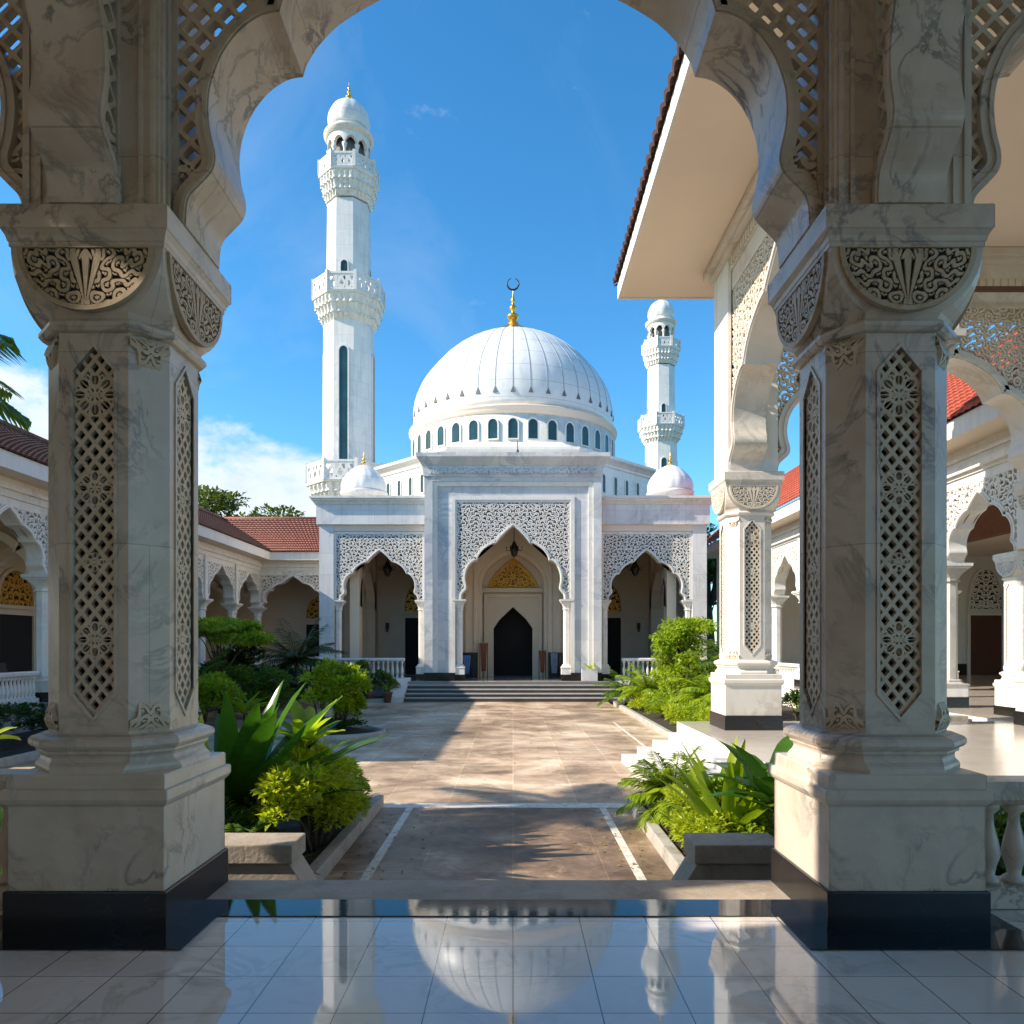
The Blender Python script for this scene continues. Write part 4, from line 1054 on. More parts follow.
# kerbs and beds
def kerb(pts, w=.13, h=.15, name='kerb'):
    for a, b2 in zip(pts[:-1], pts[1:]):
        a, b2 = Vector((*a, 0)), Vector((*b2, 0)); d = (b2-a).normalized(); n = Vector((-d.y, d.x, 0))*w/2
        mb = MB(); q = [a-n, b2-n, b2+n, a+n]
        mb.loft([[(p.x, p.y, GZ-.1) for p in q], [(p.x, p.y, GZ+h) for p in q]]); mb.build(name, M['kerbm'], kind='structure', bev=.015)
kerb([(-1.88, 5.6), (-1.88, 10.4), (-5.8, 10.4)]); kerb([(1.64, 5.6), (1.64, 10.2), (2.25, 10.3)])
kerb([(3.8, 14.6), (3.8, 27.6)]); kerb([(-9.46, 10.4), (-9.46, 27.6), (-4.6, 29.2)])
def bed(x0, y0, x1, y1, z=-.66):
    mb = MB(); n = 14; k = 14; rows = []; rr_ = random.Random(x0)
    for j in range(n+1): rows.append([(x0+(x1-x0)*i/k, y0+(y1-y0)*j/n, z+rr_.uniform(-.03, .04)) for i in range(k+1)])
    mb.loft(rows, cap=False, closed=False); mb.build('soil', M['soil'], kind='structure', recalc=False)
bed(-5.8, 4.9, -1.94, 10.34); bed(1.7, 4.9, 8, 7.6); bed(1.7, 7.6, 2.1, 10.2, -.67); bed(3.86, 14.9, 10.3, 36); bed(-12, 5, -5.9, 10.3, -.68); bed(-12.1, 10.34, -9.52, 35.7); bed(-9.4, 29.3, -4.4, 31.4); bed(4.4, 29.3, 9, 31.4, -.665)
# right terrace with three broad steps down to the court
M['terr'] = marble('terrace_stone', (.86, .79, .70), (.6, .52, .43), 1.5, .12, (.80, .70, .58), .4, (1.2, 9, .004, .96))
mb = MB(); mb.box(3.22, 7.7, -.9, 27, 14.55, 0); mb.box(9.7, 14.55, -.9, 27, 37.5, 0); mb.build('terrace', M['terr'], kind='structure')
M['stepw'] = marble('white_steps', (.70, .66, .60), (.4, .35, .3), 3, .5, None, .5, None, .2)
for k in range(4):
    mb = MB(); x1 = 3.218-.28*k; mb.box(x1-.28, 7.72, -.9, x1-.002, 14.0+.1*k, -.15*(k+1)); mb.build('steps', M['stepw'], kind='structure', bev=.008)

# stair cheek blocks beside the near steps
def cheek(x0, x1, sgn, lab):
    mb = MB(); a, b2 = (x0, x1)
    inner = b2 if sgn < 0 else a; far = a if sgn < 0 else b2
    z1 = -.03
    # body with a sloping flank towards the path
    poly = [(inner, z1-.15), (inner-sgn*.42, -.85), (far, -.85), (far, z1-.15)]
    mb.fn = plane((0, 5.85, 0), (1, 0, 0), (0, -1, 0)); mb.prism(poly, .16, -.16)
    o = mb.build('stair_cheek', M['concrete'], None, org=((x0+x1)/2, 5.85, -.85), bev=.01, label=lab, cat='parapet block')
    mb = MB(); mb.box(x0-.03, 5.85-.19, z1-.15, x1+.03, 5.85+.19, z1); mb.build('coping', M['concrete'], o, bev=.012)
cheek(-2.35, -1.72, -1, 'weathered stone block below the big strap-leaved plant, left of the near steps')
cheek(1.42, 2.05, 1, 'weathered stone block below sunlit leaves, right of the near steps')

# balustrades
def baluster_proto(h, r):
    mb = MB(); mb.lathe([(r*.9, 0), (r*.9, h*.06), (r*.5, h*.1), (r*.62, h*.2), (r*.95, h*.36), (r*.8, h*.5), (r*.45, h*.72), (r*.42, h*.84), (r*.8, h*.9), (r*.9, h*.94), (r*.9, h)], 12); return mb
def balustrade(p0, p1, z, h, n, mat, lab, r=.07, posts=True, group=None):
    p0 = Vector((*p0, z)); p1 = Vector((*p1, z)); c = (p0+p1)/2; L = (p1-p0).length; ang = math.atan2(p1.y-p0.y, p1.x-p0.x)
    root = empty('balustrade', c, label=lab, cat='balustrade', group=group)
    root.rotation_euler = (0, 0, ang)
    def loc(mb, name, x=0):
        o = mb.build(name, mat, None, org=(0, 0, 0)); o.parent = root; o.location = (x, 0, 0); return o
    mb = MB(); mb.loft([[(-L/2, -w, zz), (L/2, -w, zz), (L/2, w, zz), (-L/2, w, zz)] for w, zz in ((.09, h-.13), (.12, h-.1), (.12, h-.03), (.10, h))]); loc(mb, 'handrail')
    mb = MB(); mb.box(-L/2, -.11, 0, L/2, .11, .12); loc(mb, 'bottom_rail')
    me = None
    for i in range(n):
        x = -L/2+L*(i+.5)/n
        if me is None:
            b_ = baluster_proto(h-.25, r); b_.v = [v+Vector((0, 0, .12)) for v in b_.v]; o = loc(b_, 'baluster', x); me = o.data
        else:
            o = bpy.data.objects.new('baluster', me); COL.objects.link(o); o.parent = root; o.location = (x, 0, 0)
    return root
balustrade((CX+HP+.47, 4.3), (CX+3*HP-.47, 4.3), 0.004, .72, 22, M['cream'], 'shaded marble balustrade with turned balusters right of the right foreground column')
balustrade((CX-3*HP+.47, 4.3), (CX-HP-.47, 4.3), 0.004, .76, 22, M['cream'], 'marble balustrade end just left of the left foreground column')
yy = ys
for k, lab in ((1, 'white balustrade below the chairs at the far left edge'),):
    balustrade((GX, ys[1]+.35), (GX, ys[2]-.35), 0, .82, 18, M['white'], lab)
balustrade((-12.1, 36.2), (-9.3, 36.2), 0, .95, 14, M['white'], 'shaded white balustrade under the corner arch left of the mosque')
balustrade((-8.2, 31.35), (-4.6, 31.35), 0, .95, 18, M['white'], 'white balustrade across the left wing arch behind the potted shrubs')
balustrade((4.6, 31.35), (8.2, 31.35), 0, .95, 18, M['white'], 'white balustrade across the right wing arch, mostly hidden by shrubs')
for k in (3, 4, 5):
    balustrade((GX2-.0, ys2[k]+.32), (GX2-.0, ys2[k+1]-.32), 0, .8, 14, M['white'], ['', '', '', 'sunlit balustrade of the right arcade, bay nearest the foreground column', 'sunlit balustrade of the right arcade, bay beside the carved corner column', 'sunlit balustrade of the right arcade, bay hidden behind the carved corner column'][k], r=.055)

# ================================================================ plants
def leaves(name, P, D, U, Ln, Wd, mat, parent, seg=1, rseed=0, fold=.25, org=None):
    """N folded leaves; P base, D direction, U up-ish, arrays"""
    n = len(P); D = D/np.linalg.norm(D, axis=1)[:, None]
    S_ = np.cross(D, U); S_ /= (np.linalg.norm(S_, axis=1)[:, None]+1e-9); Nn = np.cross(S_, D)
    Ln = Ln[:, None]; Wd = Wd[:, None]
    b = P; l = P+D*Ln*.45+S_*Wd*.5+Nn*Wd*fold; r = P+D*Ln*.45-S_*Wd*.5+Nn*Wd*fold; t = P+D*Ln-Nn*Ln*.12; mid = P+D*Ln*.5
    V = np.stack([b, l, t, r, mid], 1).reshape(-1, 3)
    off = np.array(org if org is not None else WL[parent.name]); V = V-off
    k = np.arange(n)[:, None]*5
    T = np.concatenate([k+np.array([[0, 4, 1]]), k+np.array([[1, 4, 2]]), k+np.array([[0, 3, 4]]), k+np.array([[3, 2, 4]])], 1).reshape(-1, 3)
    me = bpy.data.meshes.new(name)
    me.vertices.add(len(V)); me.vertices.foreach_set('co', V.astype(np.float32).ravel())
    me.loops.add(len(T)*3); me.loops.foreach_set('vertex_index', T.astype(np.int32).ravel())
    me.polygons.add(len(T)); me.polygons.foreach_set('loop_start', np.arange(0, len(T)*3, 3, dtype=np.int32))
    me.update(calc_edges=True)
    rs = np.random.RandomState(rseed+5); rv = np.repeat(rs.rand(n), 4)
    at = me.attributes.new('rnd', 'FLOAT', 'FACE'); at.data.foreach_set('value', rv.astype(np.float32))
    me.materials.append(mat)
    o = bpy.data.objects.new(name, me); COL.objects.link(o)
    if parent is not None: o.parent = parent
    WL[o.name] = Vector(off); return o
def rdir(rs, n):
    v = rs.normal(size=(n, 3)); return v/np.linalg.norm(v, axis=1)[:, None]
def bush(x, y, rx, ry, h, n, leaf, mat, label, z=GZ+.08, clumps=14, seed=1, name='shrub', cat='shrub', group=None, low=.0, stems=True, flowers=None):
    rs = np.random.RandomState(seed); root = empty(name, (x, y, z), label=label, cat=cat, group=group)
    C = []
    for i in range(clumps):
        a = rs.rand()*2*PI; q = math.sqrt(rs.rand())*.72; zz = low+(1-low)*(.18+.62*rs.rand())
        s = math.sqrt(max(.1, 1-(zz-.25)**2*1.1)); C.append((x+math.cos(a)*q*rx*s, y+math.sin(a)*q*ry*s, z+zz*h, (.26+.2*rs.rand())))
    C = np.array(C); w = C[:, 3]**2; idx = rs.choice(len(C), n, p=w/w.sum())
    d = rdir(rs, n); d[:, 2] = np.abs(d[:, 2])*.9-.25*rs.rand(n); rr_ = C[idx, 3]*(.55+.5*rs.rand(n)**.6)
    P = C[idx, :3]+d*rr_[:, None]*np.array([rx, ry, min(h*.6, rx*1.2)])
    P[:, 2] = np.maximum(P[:, 2], z+.02)
    D = d+rdir(rs, n)*.6; D[:, 2] += .15; U = np.tile([0, 0, 1.], (n, 1))+rdir(rs, n)*.5
    leaves('foliage', P, D, U, leaf*(.6+.7*rs.rand(n)), leaf*(.38+.3*rs.rand(n)), mat, root, rseed=seed)
    if stems:
        mb = MB()
        for c in C[:10]:
            mb.tube([(x+(c[0]-x)*.15, y+(c[1]-y)*.15, z-.05), (x+(c[0]-x)*.5, y+(c[1]-y)*.5, z+(c[2]-z)*.55), tuple(c[:3])], [.03*min(1, h), .02*min(1, h), .008], 5)
        mb.build('stem', M['bark'], root)
    if flowers:
        k, fm, fs = flowers; j = rs.choice(n, k); Pf = np.repeat(P[j], 6, 0); df = rdir(rs, k*6); df[:, 2] = np.abs(df[:, 2])*.6+.1
        leaves('flower', Pf, df, np.tile([0, 0, 1.], (k*6, 1)), np.full(k*6, fs), np.full(k*6, fs*.6), fm, root)
    return root
def strap_plant(x, y, n, L, W, mat, label, z=GZ+.05, seed=1, name='strap_leaf_plant', stem=0, up=.9, cat='plant', droop=1.0):
    rs = random.Random(seed); root = empty(name, (x, y, z), label=label, cat=cat)
    mb = MB(); vals = []
    for i in range(n):
        a = 2.4*i+rs.uniform(-.3, .3); t = (i+.5)/n; el = up+(.25-1.0*t*.75)*1.0+rs.uniform(-.1, .1); el = max(.25, min(1.45, el))
        l = L*(.65+.45*rs.random()); w = W*(.75+.4*rs.random()); p = Vector((x, y, z+stem+.05*rs.random())); d = Vector((math.cos(a)*math.cos(el), math.sin(a)*math.cos(el), math.sin(el)))
        rows = []; K = 9
        for k in range(K+1):
            s = k/K; ww = w*(math.sin(PI*min(1, (s*.93+.06)))**.75)*(.55+.45*min(1, s*3)); sd = Vector((-math.sin(a), math.cos(a), 0)); nn = sd.cross(d); nn = nn if nn.z > 0 else -nn
            und = .03*math.sin(s*14+i)*w/.1*.1
            rows.append([tuple(p+sd*ww*.5+nn*(ww*.16+und)), tuple(p), tuple(p-sd*ww*.5+nn*(ww*.16-und))])
            p = p+d*(l/K); d = (d+Vector((0, 0, -.028*droop*(1+s*3.4)*(1.25-.6*math.sin(el))*9/K))).normalized()
        mb.loft(rows, smooth=True, cap=False, closed=False); vals += [rs.random()]*(2*K)
    o = mb.build('leaf', mat, root, recalc=False)
    at = o.data.attributes.new('rnd', 'FLOAT', 'FACE'); at.data.foreach_set('value', vals)
    if stem:
        mb = MB(); mb.tube([(x, y, z-.1), (x+.02, y, z+stem*.5), (x, y, z+stem+.05)], [.05, .04, .035], 8); mb.build('trunk', M['bark'], root)
    return root
def palm(x, y, h, nf, fl, ll, mat, label, z=GZ+.05, seed=1, name='palm', trunk_r=.1, fan=False, cat='palm', el0=1.2, group=None, lw=.05, nl=26):
    rs = random.Random(seed); root = empty(name, (x, y, z), label=label, cat=cat, group=group)
    P = []; D = []; U = []; LN = []; W = []; mb = MB()
    for i in range(nf):
        a = 2.4*i+rs.uniform(-.2, .2); t = (i+.5)/nf; el = el0*(1-t)**.8+(-.15)*t+rs.uniform(-.1, .1)
        d = Vector((math.cos(a)*math.cos(el), math.sin(a)*math.cos(el), math.sin(el))); p = Vector((x, y, z+h)); L = fl*(.8+.3*rs.random()); pts = [p.copy()]; K = 12; ds = [d.copy()]
        for k in range(K):
            p = p+d*(L/K); d = (d+Vector((0, 0, -.05-.06*k/K))).normalized(); pts.append(p.copy()); ds.append(d.copy())
        mb.tube(pts, [max(.004, .016*(1-k/K)*fl) for k in range(K+1)], 4)
        sd = Vector((-math.sin(a), math.cos(a), 0))
        for j in range(nl):
            s = (j+1)/nl
            if fan and s < .55: s = .92+.08*j/nl
            q = s*K; k = min(K-1, int(q)); f = q-k; pp = pts[k].lerp(pts[k+1], f); dd = ds[k].lerp(ds[k+1], f)
            for sg in (-1, 1):
                if fan:
                    an = (j/nl)*1.9*sg; v = (dd*math.cos(an)+sd*math.sin(an)); v = v+Vector((0, 0, -.1)); pp2 = pts[K]; l = ll*(1-.35*(j/nl))
                else:
                    v = dd*.75+sd*sg*.9+Vector((0, 0, -.22-.15*rs.random())); pp2 = pp; l = ll*(math.sin(PI*min(1, s*.85+.14))**.5)*(.85+.3*rs.random())
                P.append(pp2); D.append(v); U.append(Vector((rs.uniform(-.3, .3), rs.uniform(-.3, .3), 1))); LN.append(l); W.append(lw)
    leaves('frond_leaves', np.array([tuple(v) for v in P]), np.array([tuple(v) for v in D]), np.array([tuple(v) for v in U]), np.array(LN), np.array(W), mat, root, rseed=seed)
    mb.build('frond_stem', mat if False else M['leaf_mid'], root)
    mb = MB(); mb.tube([(x, y, z-.1), (x+.03, y, z+h*.5), (x, y, z+h)], [trunk_r*1.15, trunk_r, trunk_r*.8], 10); mb.build('trunk', M['bark'], root)
    return root
def tree(x, y, h, cr, n, leaf, mat, label, z=GZ, seed=1, layers=None, tr=.12, name='tree', flat=.5, nb=10, cat='tree', group=None):
    rs = np.random.RandomState(seed); root = empty(name, (x, y, z), label=label, cat=cat, group=group)
    mb = MB(); H = h*.45; mb.tube([(x, y, z-.1), (x+.1*tr*5, y, z+H*.5), (x, y, z+H), (x-.1, y, z+h*.8)], [tr*1.3, tr, tr*.8, tr*.3], 8)
    C = []
    for i in range(nb):
        a = 2*PI*i/nb*1.618*2+rs.rand(); q = cr*(.35+.6*rs.rand()); zz = z+h*(.55+.42*rs.rand()*(1-.4*q/cr))
        if layers: zz = z+h*layers[i % len(layers)]; q = cr*(.3+.6*rs.rand())*(1 if i % len(layers) else .9)
        e = (x+math.cos(a)*q, y+math.sin(a)*q, zz); mb.tube([(x, y, z+H*(.7+.3*rs.rand())), (x+(e[0]-x)*.5, y+(e[1]-y)*.5, z+(e[2]-z)*.8), e], [tr*.5, tr*.3, tr*.1], 6)
        C.append((*e, cr*(.28+.2*rs.rand())))
        for j in range(2):
            e2 = (e[0]+rs.normal()*cr*.22, e[1]+rs.normal()*cr*.22, e[2]+rs.normal()*cr*.12*flat); C.append((*e2, cr*(.14+.14*rs.rand())))
    mb.build('trunk', M['bark'], root)
    C = np.array(C); w = C[:, 3]**2; idx = rs.choice(len(C), n, p=w/w.sum()); d = rdir(rs, n); rr_ = C[idx, 3]*(.3+.75*rs.rand(n)**.6)
    P = C[idx, :3]+d*rr_[:, None]*np.array([1, 1, flat]); D = d+rdir(rs, n)*.7
    leaves('crown', P, D, np.tile([0, 0, 1.], (n, 1))+rdir(rs, n)*.6, leaf*(.6+.7*rs.rand(n)), leaf*(.45+.3*rs.rand(n)), mat, root, rseed=seed)
    return root

# --- near left bed
strap_plant(-2.85, 7.5, 44, 1.75, .27, M['leaf_strap'], 'large dark green strap-leaved clump behind the left foreground column', seed=3, z=GZ+.05, up=1.0, stem=.25)
strap_plant(-2.32, 8.2, 20, .62, .17, M['leaf_bright'], 'slender plant with a rosette of pointed leaves on a thin trunk, left bed', seed=5, stem=1.05, up=.75, name='dracaena', droop=.9)
bush(-2.12, 7.9, .44, 1.6, 1.12, 11000, .085, M['leaf_yellow'], 'yellow-green leafy shrub along the left edge of the near path', clumps=17, seed=8)
bush(-2.65, 6.9, .5, .5, .62, 2600, .08, M['leaf_mid'], 'low green shrub between the strap-leaved clump and the left stone block', clumps=12, seed=18)
bush(-2.5, 7.15, .3, .3, .98, 260, .07, M['leaf_mid'], 'small plant with red blooms in the left bed', clumps=5, seed=9, name='flowering_plant', cat='flowering plant', flowers=(24, M['petal_red'], .06))
strap_plant(-3.9, 5.6, 12, .8, .17, M['leaf_strap'], 'green leaves peeping past the left edge of the left foreground column base', seed=12, up=.7, z=-.3, name='strap_leaf_plant')
bush(-4.5, 7.2, .9, .9, .7, 1500, .12, M['leaf_dark'], 'dark shrub at the far left behind the balustrade end', clumps=12, seed=31)
for i, (x, y, h) in enumerate(((-8.3, 13.2, .75), (-9.0, 12.9, .8))):
    strap_plant(x-1.1, y, 9, .5, .3, M['leaf_yellow'], ['pale broad-leaved plant at the left edge, left one of two', 'pale broad-leaved plant at the left edge, right one of two'][i], seed=40+i, stem=h*.6, up=.7, name='broad_leaf_plant')
for i, (x, y) in enumerate(((-10.6, 14.5), (-10.5, 17), (-10.7, 19.5), (-10.5, 22))):
    bush(x, y, .9, 1.3, .95, 1500, .12, M['leaf_dark'], ['dark hedge clump beside the left arcade, nearest', 'dark hedge clump beside the left arcade, second from the front', 'dark hedge clump beside the left arcade, third from the front', 'dark hedge clump beside the left arcade, behind the left column'][i], clumps=12, seed=50+i, group='hedge clumps by the left arcade')
for i, (x, y, L, n_, m_, d_) in enumerate(((-2.2, 6.75, .5, 14, 'leaf_mid', 'low grassy tuft nearest the left stone block'), (-2.1, 9.35, .55, 16, 'leaf_bright', 'arching tuft at the far end of the left path bed'), (-3.6, 9.3, 1.1, 16, 'leaf_strap', 'dark arching clump behind the slender rosette plant'),
        (-4.6, 9.6, 1.3, 18, 'leaf_mid', 'tall arching clump just right of the left column, behind the strap leaves'), (1.95, 6.5, .4, 14, 'leaf_mid', 'small tuft beside the right stone block'), (1.95, 8.35, .5, 16, 'leaf_bright', 'arching tuft between the fern palm and the long-leaved clump'))):
    strap_plant(x, y, n_, L, .06 if L < .7 else .12, M[m_], d_, seed=100+i, up=.95, name='grass_tuft' if L < .7 else 'strap_leaf_plant', droop=1.5)
bush(2.45, 7.75, .45, .8, .72, 3200, .085, M['leaf_bright'], 'loose bright shrub between the long pointed leaves and the right foreground column', clumps=12, seed=120)
bush(1.98, 9.55, .3, .6, .42, 2200, .07, M['leaf_bright'], 'low edging plants at the far corner of the right path bed', clumps=12, seed=121)
bush(-2.2, 9.6, .36, .7, .55, 2600, .08, M['leaf_bright'], 'low bright edging plants at the far corner of the left path bed', clumps=12, seed=122)
palm(-2.45, 6.55, .25, 20, .6, .26, M['leaf_mid'], 'small dark fern between the left stone block and the yellow-green shrub', seed=123, name='fern_palm', trunk_r=.05, el0=1.3, lw=.035, nl=20)
strap_plant(-3.6, 8.6, 22, 1.3, .2, M['leaf_bright'], 'lighter broad leaves rising behind the dark strap-leaved clump', seed=124, up=1.0, stem=.3)
# --- left middle distance
bush(-9.2, 24.4, 1.4, .8, 2.3, 3600, .14, M['leaf_dark'], 'dark shrub under and behind the flat-topped layered tree', clumps=16, seed=91)
tree(-9.3, 23.5, 3.05, 1.35, 5200, .14, M['leaf_bright'], 'small tree with flat layered bright foliage in front of the left arcade', layers=(.93, .88, .95, .8), seed=4, tr=.06, flat=.28, nb=12, name='layered_tree')
bush(-8.5, 20.2, 1.35, 1.0, 1.45, 6000, .12, M['leaf_bright'], 'bright shrub dotted with white blooms just right of the left column', clumps=20, seed=14, name='flowering_shrub', flowers=(70, M['petal_white'], .07))
bush(-8.0, 23.0, 1.5, 1.2, 1.6, 4600, .13, M['leaf_mid'], 'rounded green shrub between the white-flowered shrub and the dark palm', clumps=16, seed=15)
palm(-7.9, 27.0, 1.6, 26, 1.9, .6, M['leaf_dark'], 'dark feathery palm in front of the corner arch', seed=6, name='palm', trunk_r=.08)
bush(-8.6, 27.6, 2.0, 1.3, 1.6, 4600, .15, M['leaf_dark'], 'dark shrub at the foot of the left arcade corner', clumps=14, seed=16)
bush(-7.2, 29.8, 1.7, .6, 1.05, 3600, .13, M['leaf_dark'], 'dark low hedge below the left wing balustrade', clumps=14, seed=17)
bush(-6.0, 29.9, .55, .5, 1.9, 1900, .12, M['leaf_mid'], 'tall green shrub before the left wing arch', clumps=12, seed=19)
bush(-5.1, 30.0, .5, .45, 1.25, 1300, .11, M['leaf_mid'], 'green shrub next to the left end of the far steps', clumps=9, seed=20)
# round island bed
mb = MB(); mb.lathe([(1.18, GZ-.05), (1.18, GZ+.10), (1.14, GZ+.14), (1.06, GZ+.14), (1.02, GZ+.10), (1.02, GZ-.05)], 48, (-4.35, 18.4)); isl = mb.build('round_planter', M['kerbm'], None, org=(-4.35, 18.4, GZ), label='low round stone planting ring standing in the shaded left part of the courtyard', cat='planter')
mb = MB(); mb.lathe([(1.03, GZ+.05), (.5, GZ+.16), (.02, GZ+.18)], 32, (-4.35, 18.4)); mb.build('soil', M['soil'], isl)
bush(-4.35, 18.4, .95, .95, .28, 1600, .08, M['leaf_dark'], 'dark ground cover filling the round planting ring', z=GZ+.14, clumps=14, seed=21, stems=False)
bush(-4.3, 18.4, .78, .72, 1.75, 5200, .13, M['leaf_bright'], 'yellow-green leafy shrub rising from the round planting ring', z=GZ+.15, clumps=16, seed=22, low=.0)
bush(-4.75, 18.3, .5, .5, 1.55, 700, .15, M['leaf_yellow'], 'yellow sprays on the left side of the round bed shrub', z=GZ+.15, clumps=8, seed=23, low=.35)
palm(-9.4, 21.8, .9, 18, 1.5, .5, M['leaf_mid'], 'feathery palm among the shrubs below the layered tree', seed=62, trunk_r=.07)
strap_plant(-6.9, 26.6, 22, 1.3, .2, M['leaf_strap'], 'broad dark leaves in front of the dark palm', seed=63, up=.9, stem=.2)
strap_plant(-7.7, 21.2, 18, 1.0, .18, M['leaf_bright'], 'fresh green broad leaves beside the white-flowered shrub', seed=64, up=.8, stem=.2)
# --- right side, near
palm(1.98, 9.15, .32, 34, .7, .3, M['leaf_bright'], 'bushy fern-like palm at the corner of the right path bed', seed=7, name='fern_palm', trunk_r=.06, el0=1.35, lw=.035, nl=22)
strap_plant(2.2, 7.6, 24, 1.25, .17, M['leaf_bright'], 'upright clump of long bright pointed leaves above the right stone block', seed=9, up=1.15, stem=.1)
strap_plant(2.5, 7.0, 20, 1.0, .27, M['leaf_strap'], 'broad glossy leaves curling up beside the right foreground column', seed=10, up=.85, stem=.6, name='canna', droop=1.4)
bush(2.0, 8.0, .33, 1.15, .55, 6500, .07, M['leaf_yellow'], 'low yellow-green edging shrub along the right side of the near path', clumps=24, seed=24)
bush(1.98, 6.75, .27, .45, .45, 1300, .06, M['leaf_bright'], 'low shrub with a few orange-red blooms at the right path edge', clumps=10, seed=25, name='flowering_plant', cat='flowering plant', flowers=(12, M['petal_red'], .045))
for i, x in enumerate((4.0, 5.2, 6.6)):
    bush(x, 6.1, .55, .5, .95, 1300, .1, M['leaf_mid'], ['green shrub behind the right foreground column base', 'green shrub seen through the right balustrade', 'green shrub behind the right balustrade at the frame edge'][i], clumps=10, seed=60+i)
# --- right side, middle distance
for i, (y, c) in enumerate(((15.9, 'nearest'), (17.6, 'second from the front'), (19.4, 'third from the front'), (21.6, 'fourth from the front'), (24.0, 'farthest'))):
    bush(4.55, y, .72, 1.15, .72+.05*(i % 2), 5000, .085, M['leaf_yellow'] if i % 2 == 0 else M['leaf_bright'], 'clipped yellow-green hedge block on the right kerb of the courtyard, '+c, clumps=24, seed=70+i, group='hedge blocks on the right kerb')
palm(4.05, 26.4, .5, 18, 1.15, .42, M['leaf_mid'], 'small feathery palm at the right end of the far steps', seed=17, trunk_r=.07, name='palm')
tree(5.2, 22.8, 2.95, .95, 9000, .12, M['leaf_bright'], 'bushy small tree with tiered bright crown before the right wing arch', layers=(.96, .2, .35, .5, .62, .74, .85), seed=27, tr=.06, flat=.5, nb=34, name='layered_tree')
palm(5.35, 19.6, .85, 24, 1.25, .5, M['leaf_bright'], 'sunlit bushy palm left of the carved corner column', seed=18, trunk_r=.08, name='palm')
palm(6.9, 23.0, 1.1, 20, 1.3, .5, M['leaf_mid'], 'palm behind the sunlit bushy palm, touching the carved corner column', seed=19, trunk_r=.08, name='palm')
palm(4.5, 24.6, .7, 20, 1.2, .45, M['leaf_bright'], 'light green palm between the tiered small tree and the steps', seed=65, trunk_r=.07)
strap_plant(4.6, 18.4, 20, .9, .1, M['leaf_bright'], 'arching pale leaves rising out of the right hedge blocks', seed=66, up=1.0, droop=1.6)
palm(6.2, 21.2, 1.6, 20, 1.2, .5, M['leaf_mid'], 'taller palm crown behind the tiered small tree', seed=67, trunk_r=.07)
bush(7.8, 19.0, 1.1, .8, 1.0, 2400, .12, M['leaf_bright'], 'sunny shrub seen just right of the carved corner column', clumps=14, seed=28)
bush(7.1, 18.2, .5, .5, 1.15, 900, .11, M['leaf_dark'], 'dark reddish shrub tucked against the carved corner column', clumps=8, seed=29)
bush(6.3, 26.5, 1.6, 1.2, 1.3, 2400, .14, M['leaf_mid'], 'green shrubs massed below the right wing arch', clumps=14, seed=30)
# low garden wall on the right
mb = MB(); mb.box(6.6, 15.6, -.8, 9.6, 15.85, .0); mb.build('garden_wall', M['concrete'], None, org=(8.1, 15.7, -.8), label='low weathered wall below the sunny shrub right of the carved corner column', cat='wall')
# fallen leaves on the paving
rs = np.random.RandomState(77); n_ = 260
Pl = np.stack([np.where(rs.rand(n_) < .5, -1.8+rs.rand(n_)*.9, 1.5-rs.rand(n_)*.9), 5.8+rs.rand(n_)*4.3, np.full(n_, GZ+.012)], 1)
Pl[130:, 0] = -6+rs.rand(130)*9.6; Pl[130:, 1] = 10.6+rs.rand(130)**1.3*14
Dl = rdir(rs, n_); Dl[:, 2] *= .12
lo = leaves('fallen_leaves', Pl, Dl, np.tile([0, 0, 1.], (n_, 1)), .03+.05*rs.rand(n_), .02+.025*rs.rand(n_), leafmat('dry_leaf', (.16, .10, .03), (.42, .30, .07), .15, .7), None, org=(0, 0, GZ)); lo.location = (0, 0, GZ); lo['kind'] = 'stuff'; lo['label'] = 'dry fallen leaves scattered over the courtyard paving'
# trees beyond
tree(-23, 60, 16.2, 5.0, 9000, .42, M['leaf_tree'], 'spreading dark green tree beyond the left red roof', seed=33, tr=.45, flat=.42, nb=16)
tree(-31, 62, 16.5, 5.5, 5000, .45, M['leaf_tree'], 'dense tree beyond the left roof, mostly behind the left foreground column', seed=34, tr=.45, flat=.45, nb=14)
tree(13.2, 50, 11.2, 3.0, 5000, .35, M['leaf_tree'], 'dark tree top peeping between the right wing and the carved corner column', seed=35, tr=.3, flat=.6, nb=14)
# palm whose fronds reach into the left edge, and its neighbours that shade the near path
tree(-9.8, 6.6, 6.4, 1.5, 7500, .26, M['leaf_tree'], 'garden tree outside the left edge shading the near path', seed=36, tr=.12, flat=.6, nb=12)
palm(-7.65, 8.6, 5.6, 18, 2.0, .7, M['leaf_mid'], 'tall palm whose frond tips hang into the left edge of the view', seed=21, trunk_r=.14, name='palm', lw=.06, nl=34)

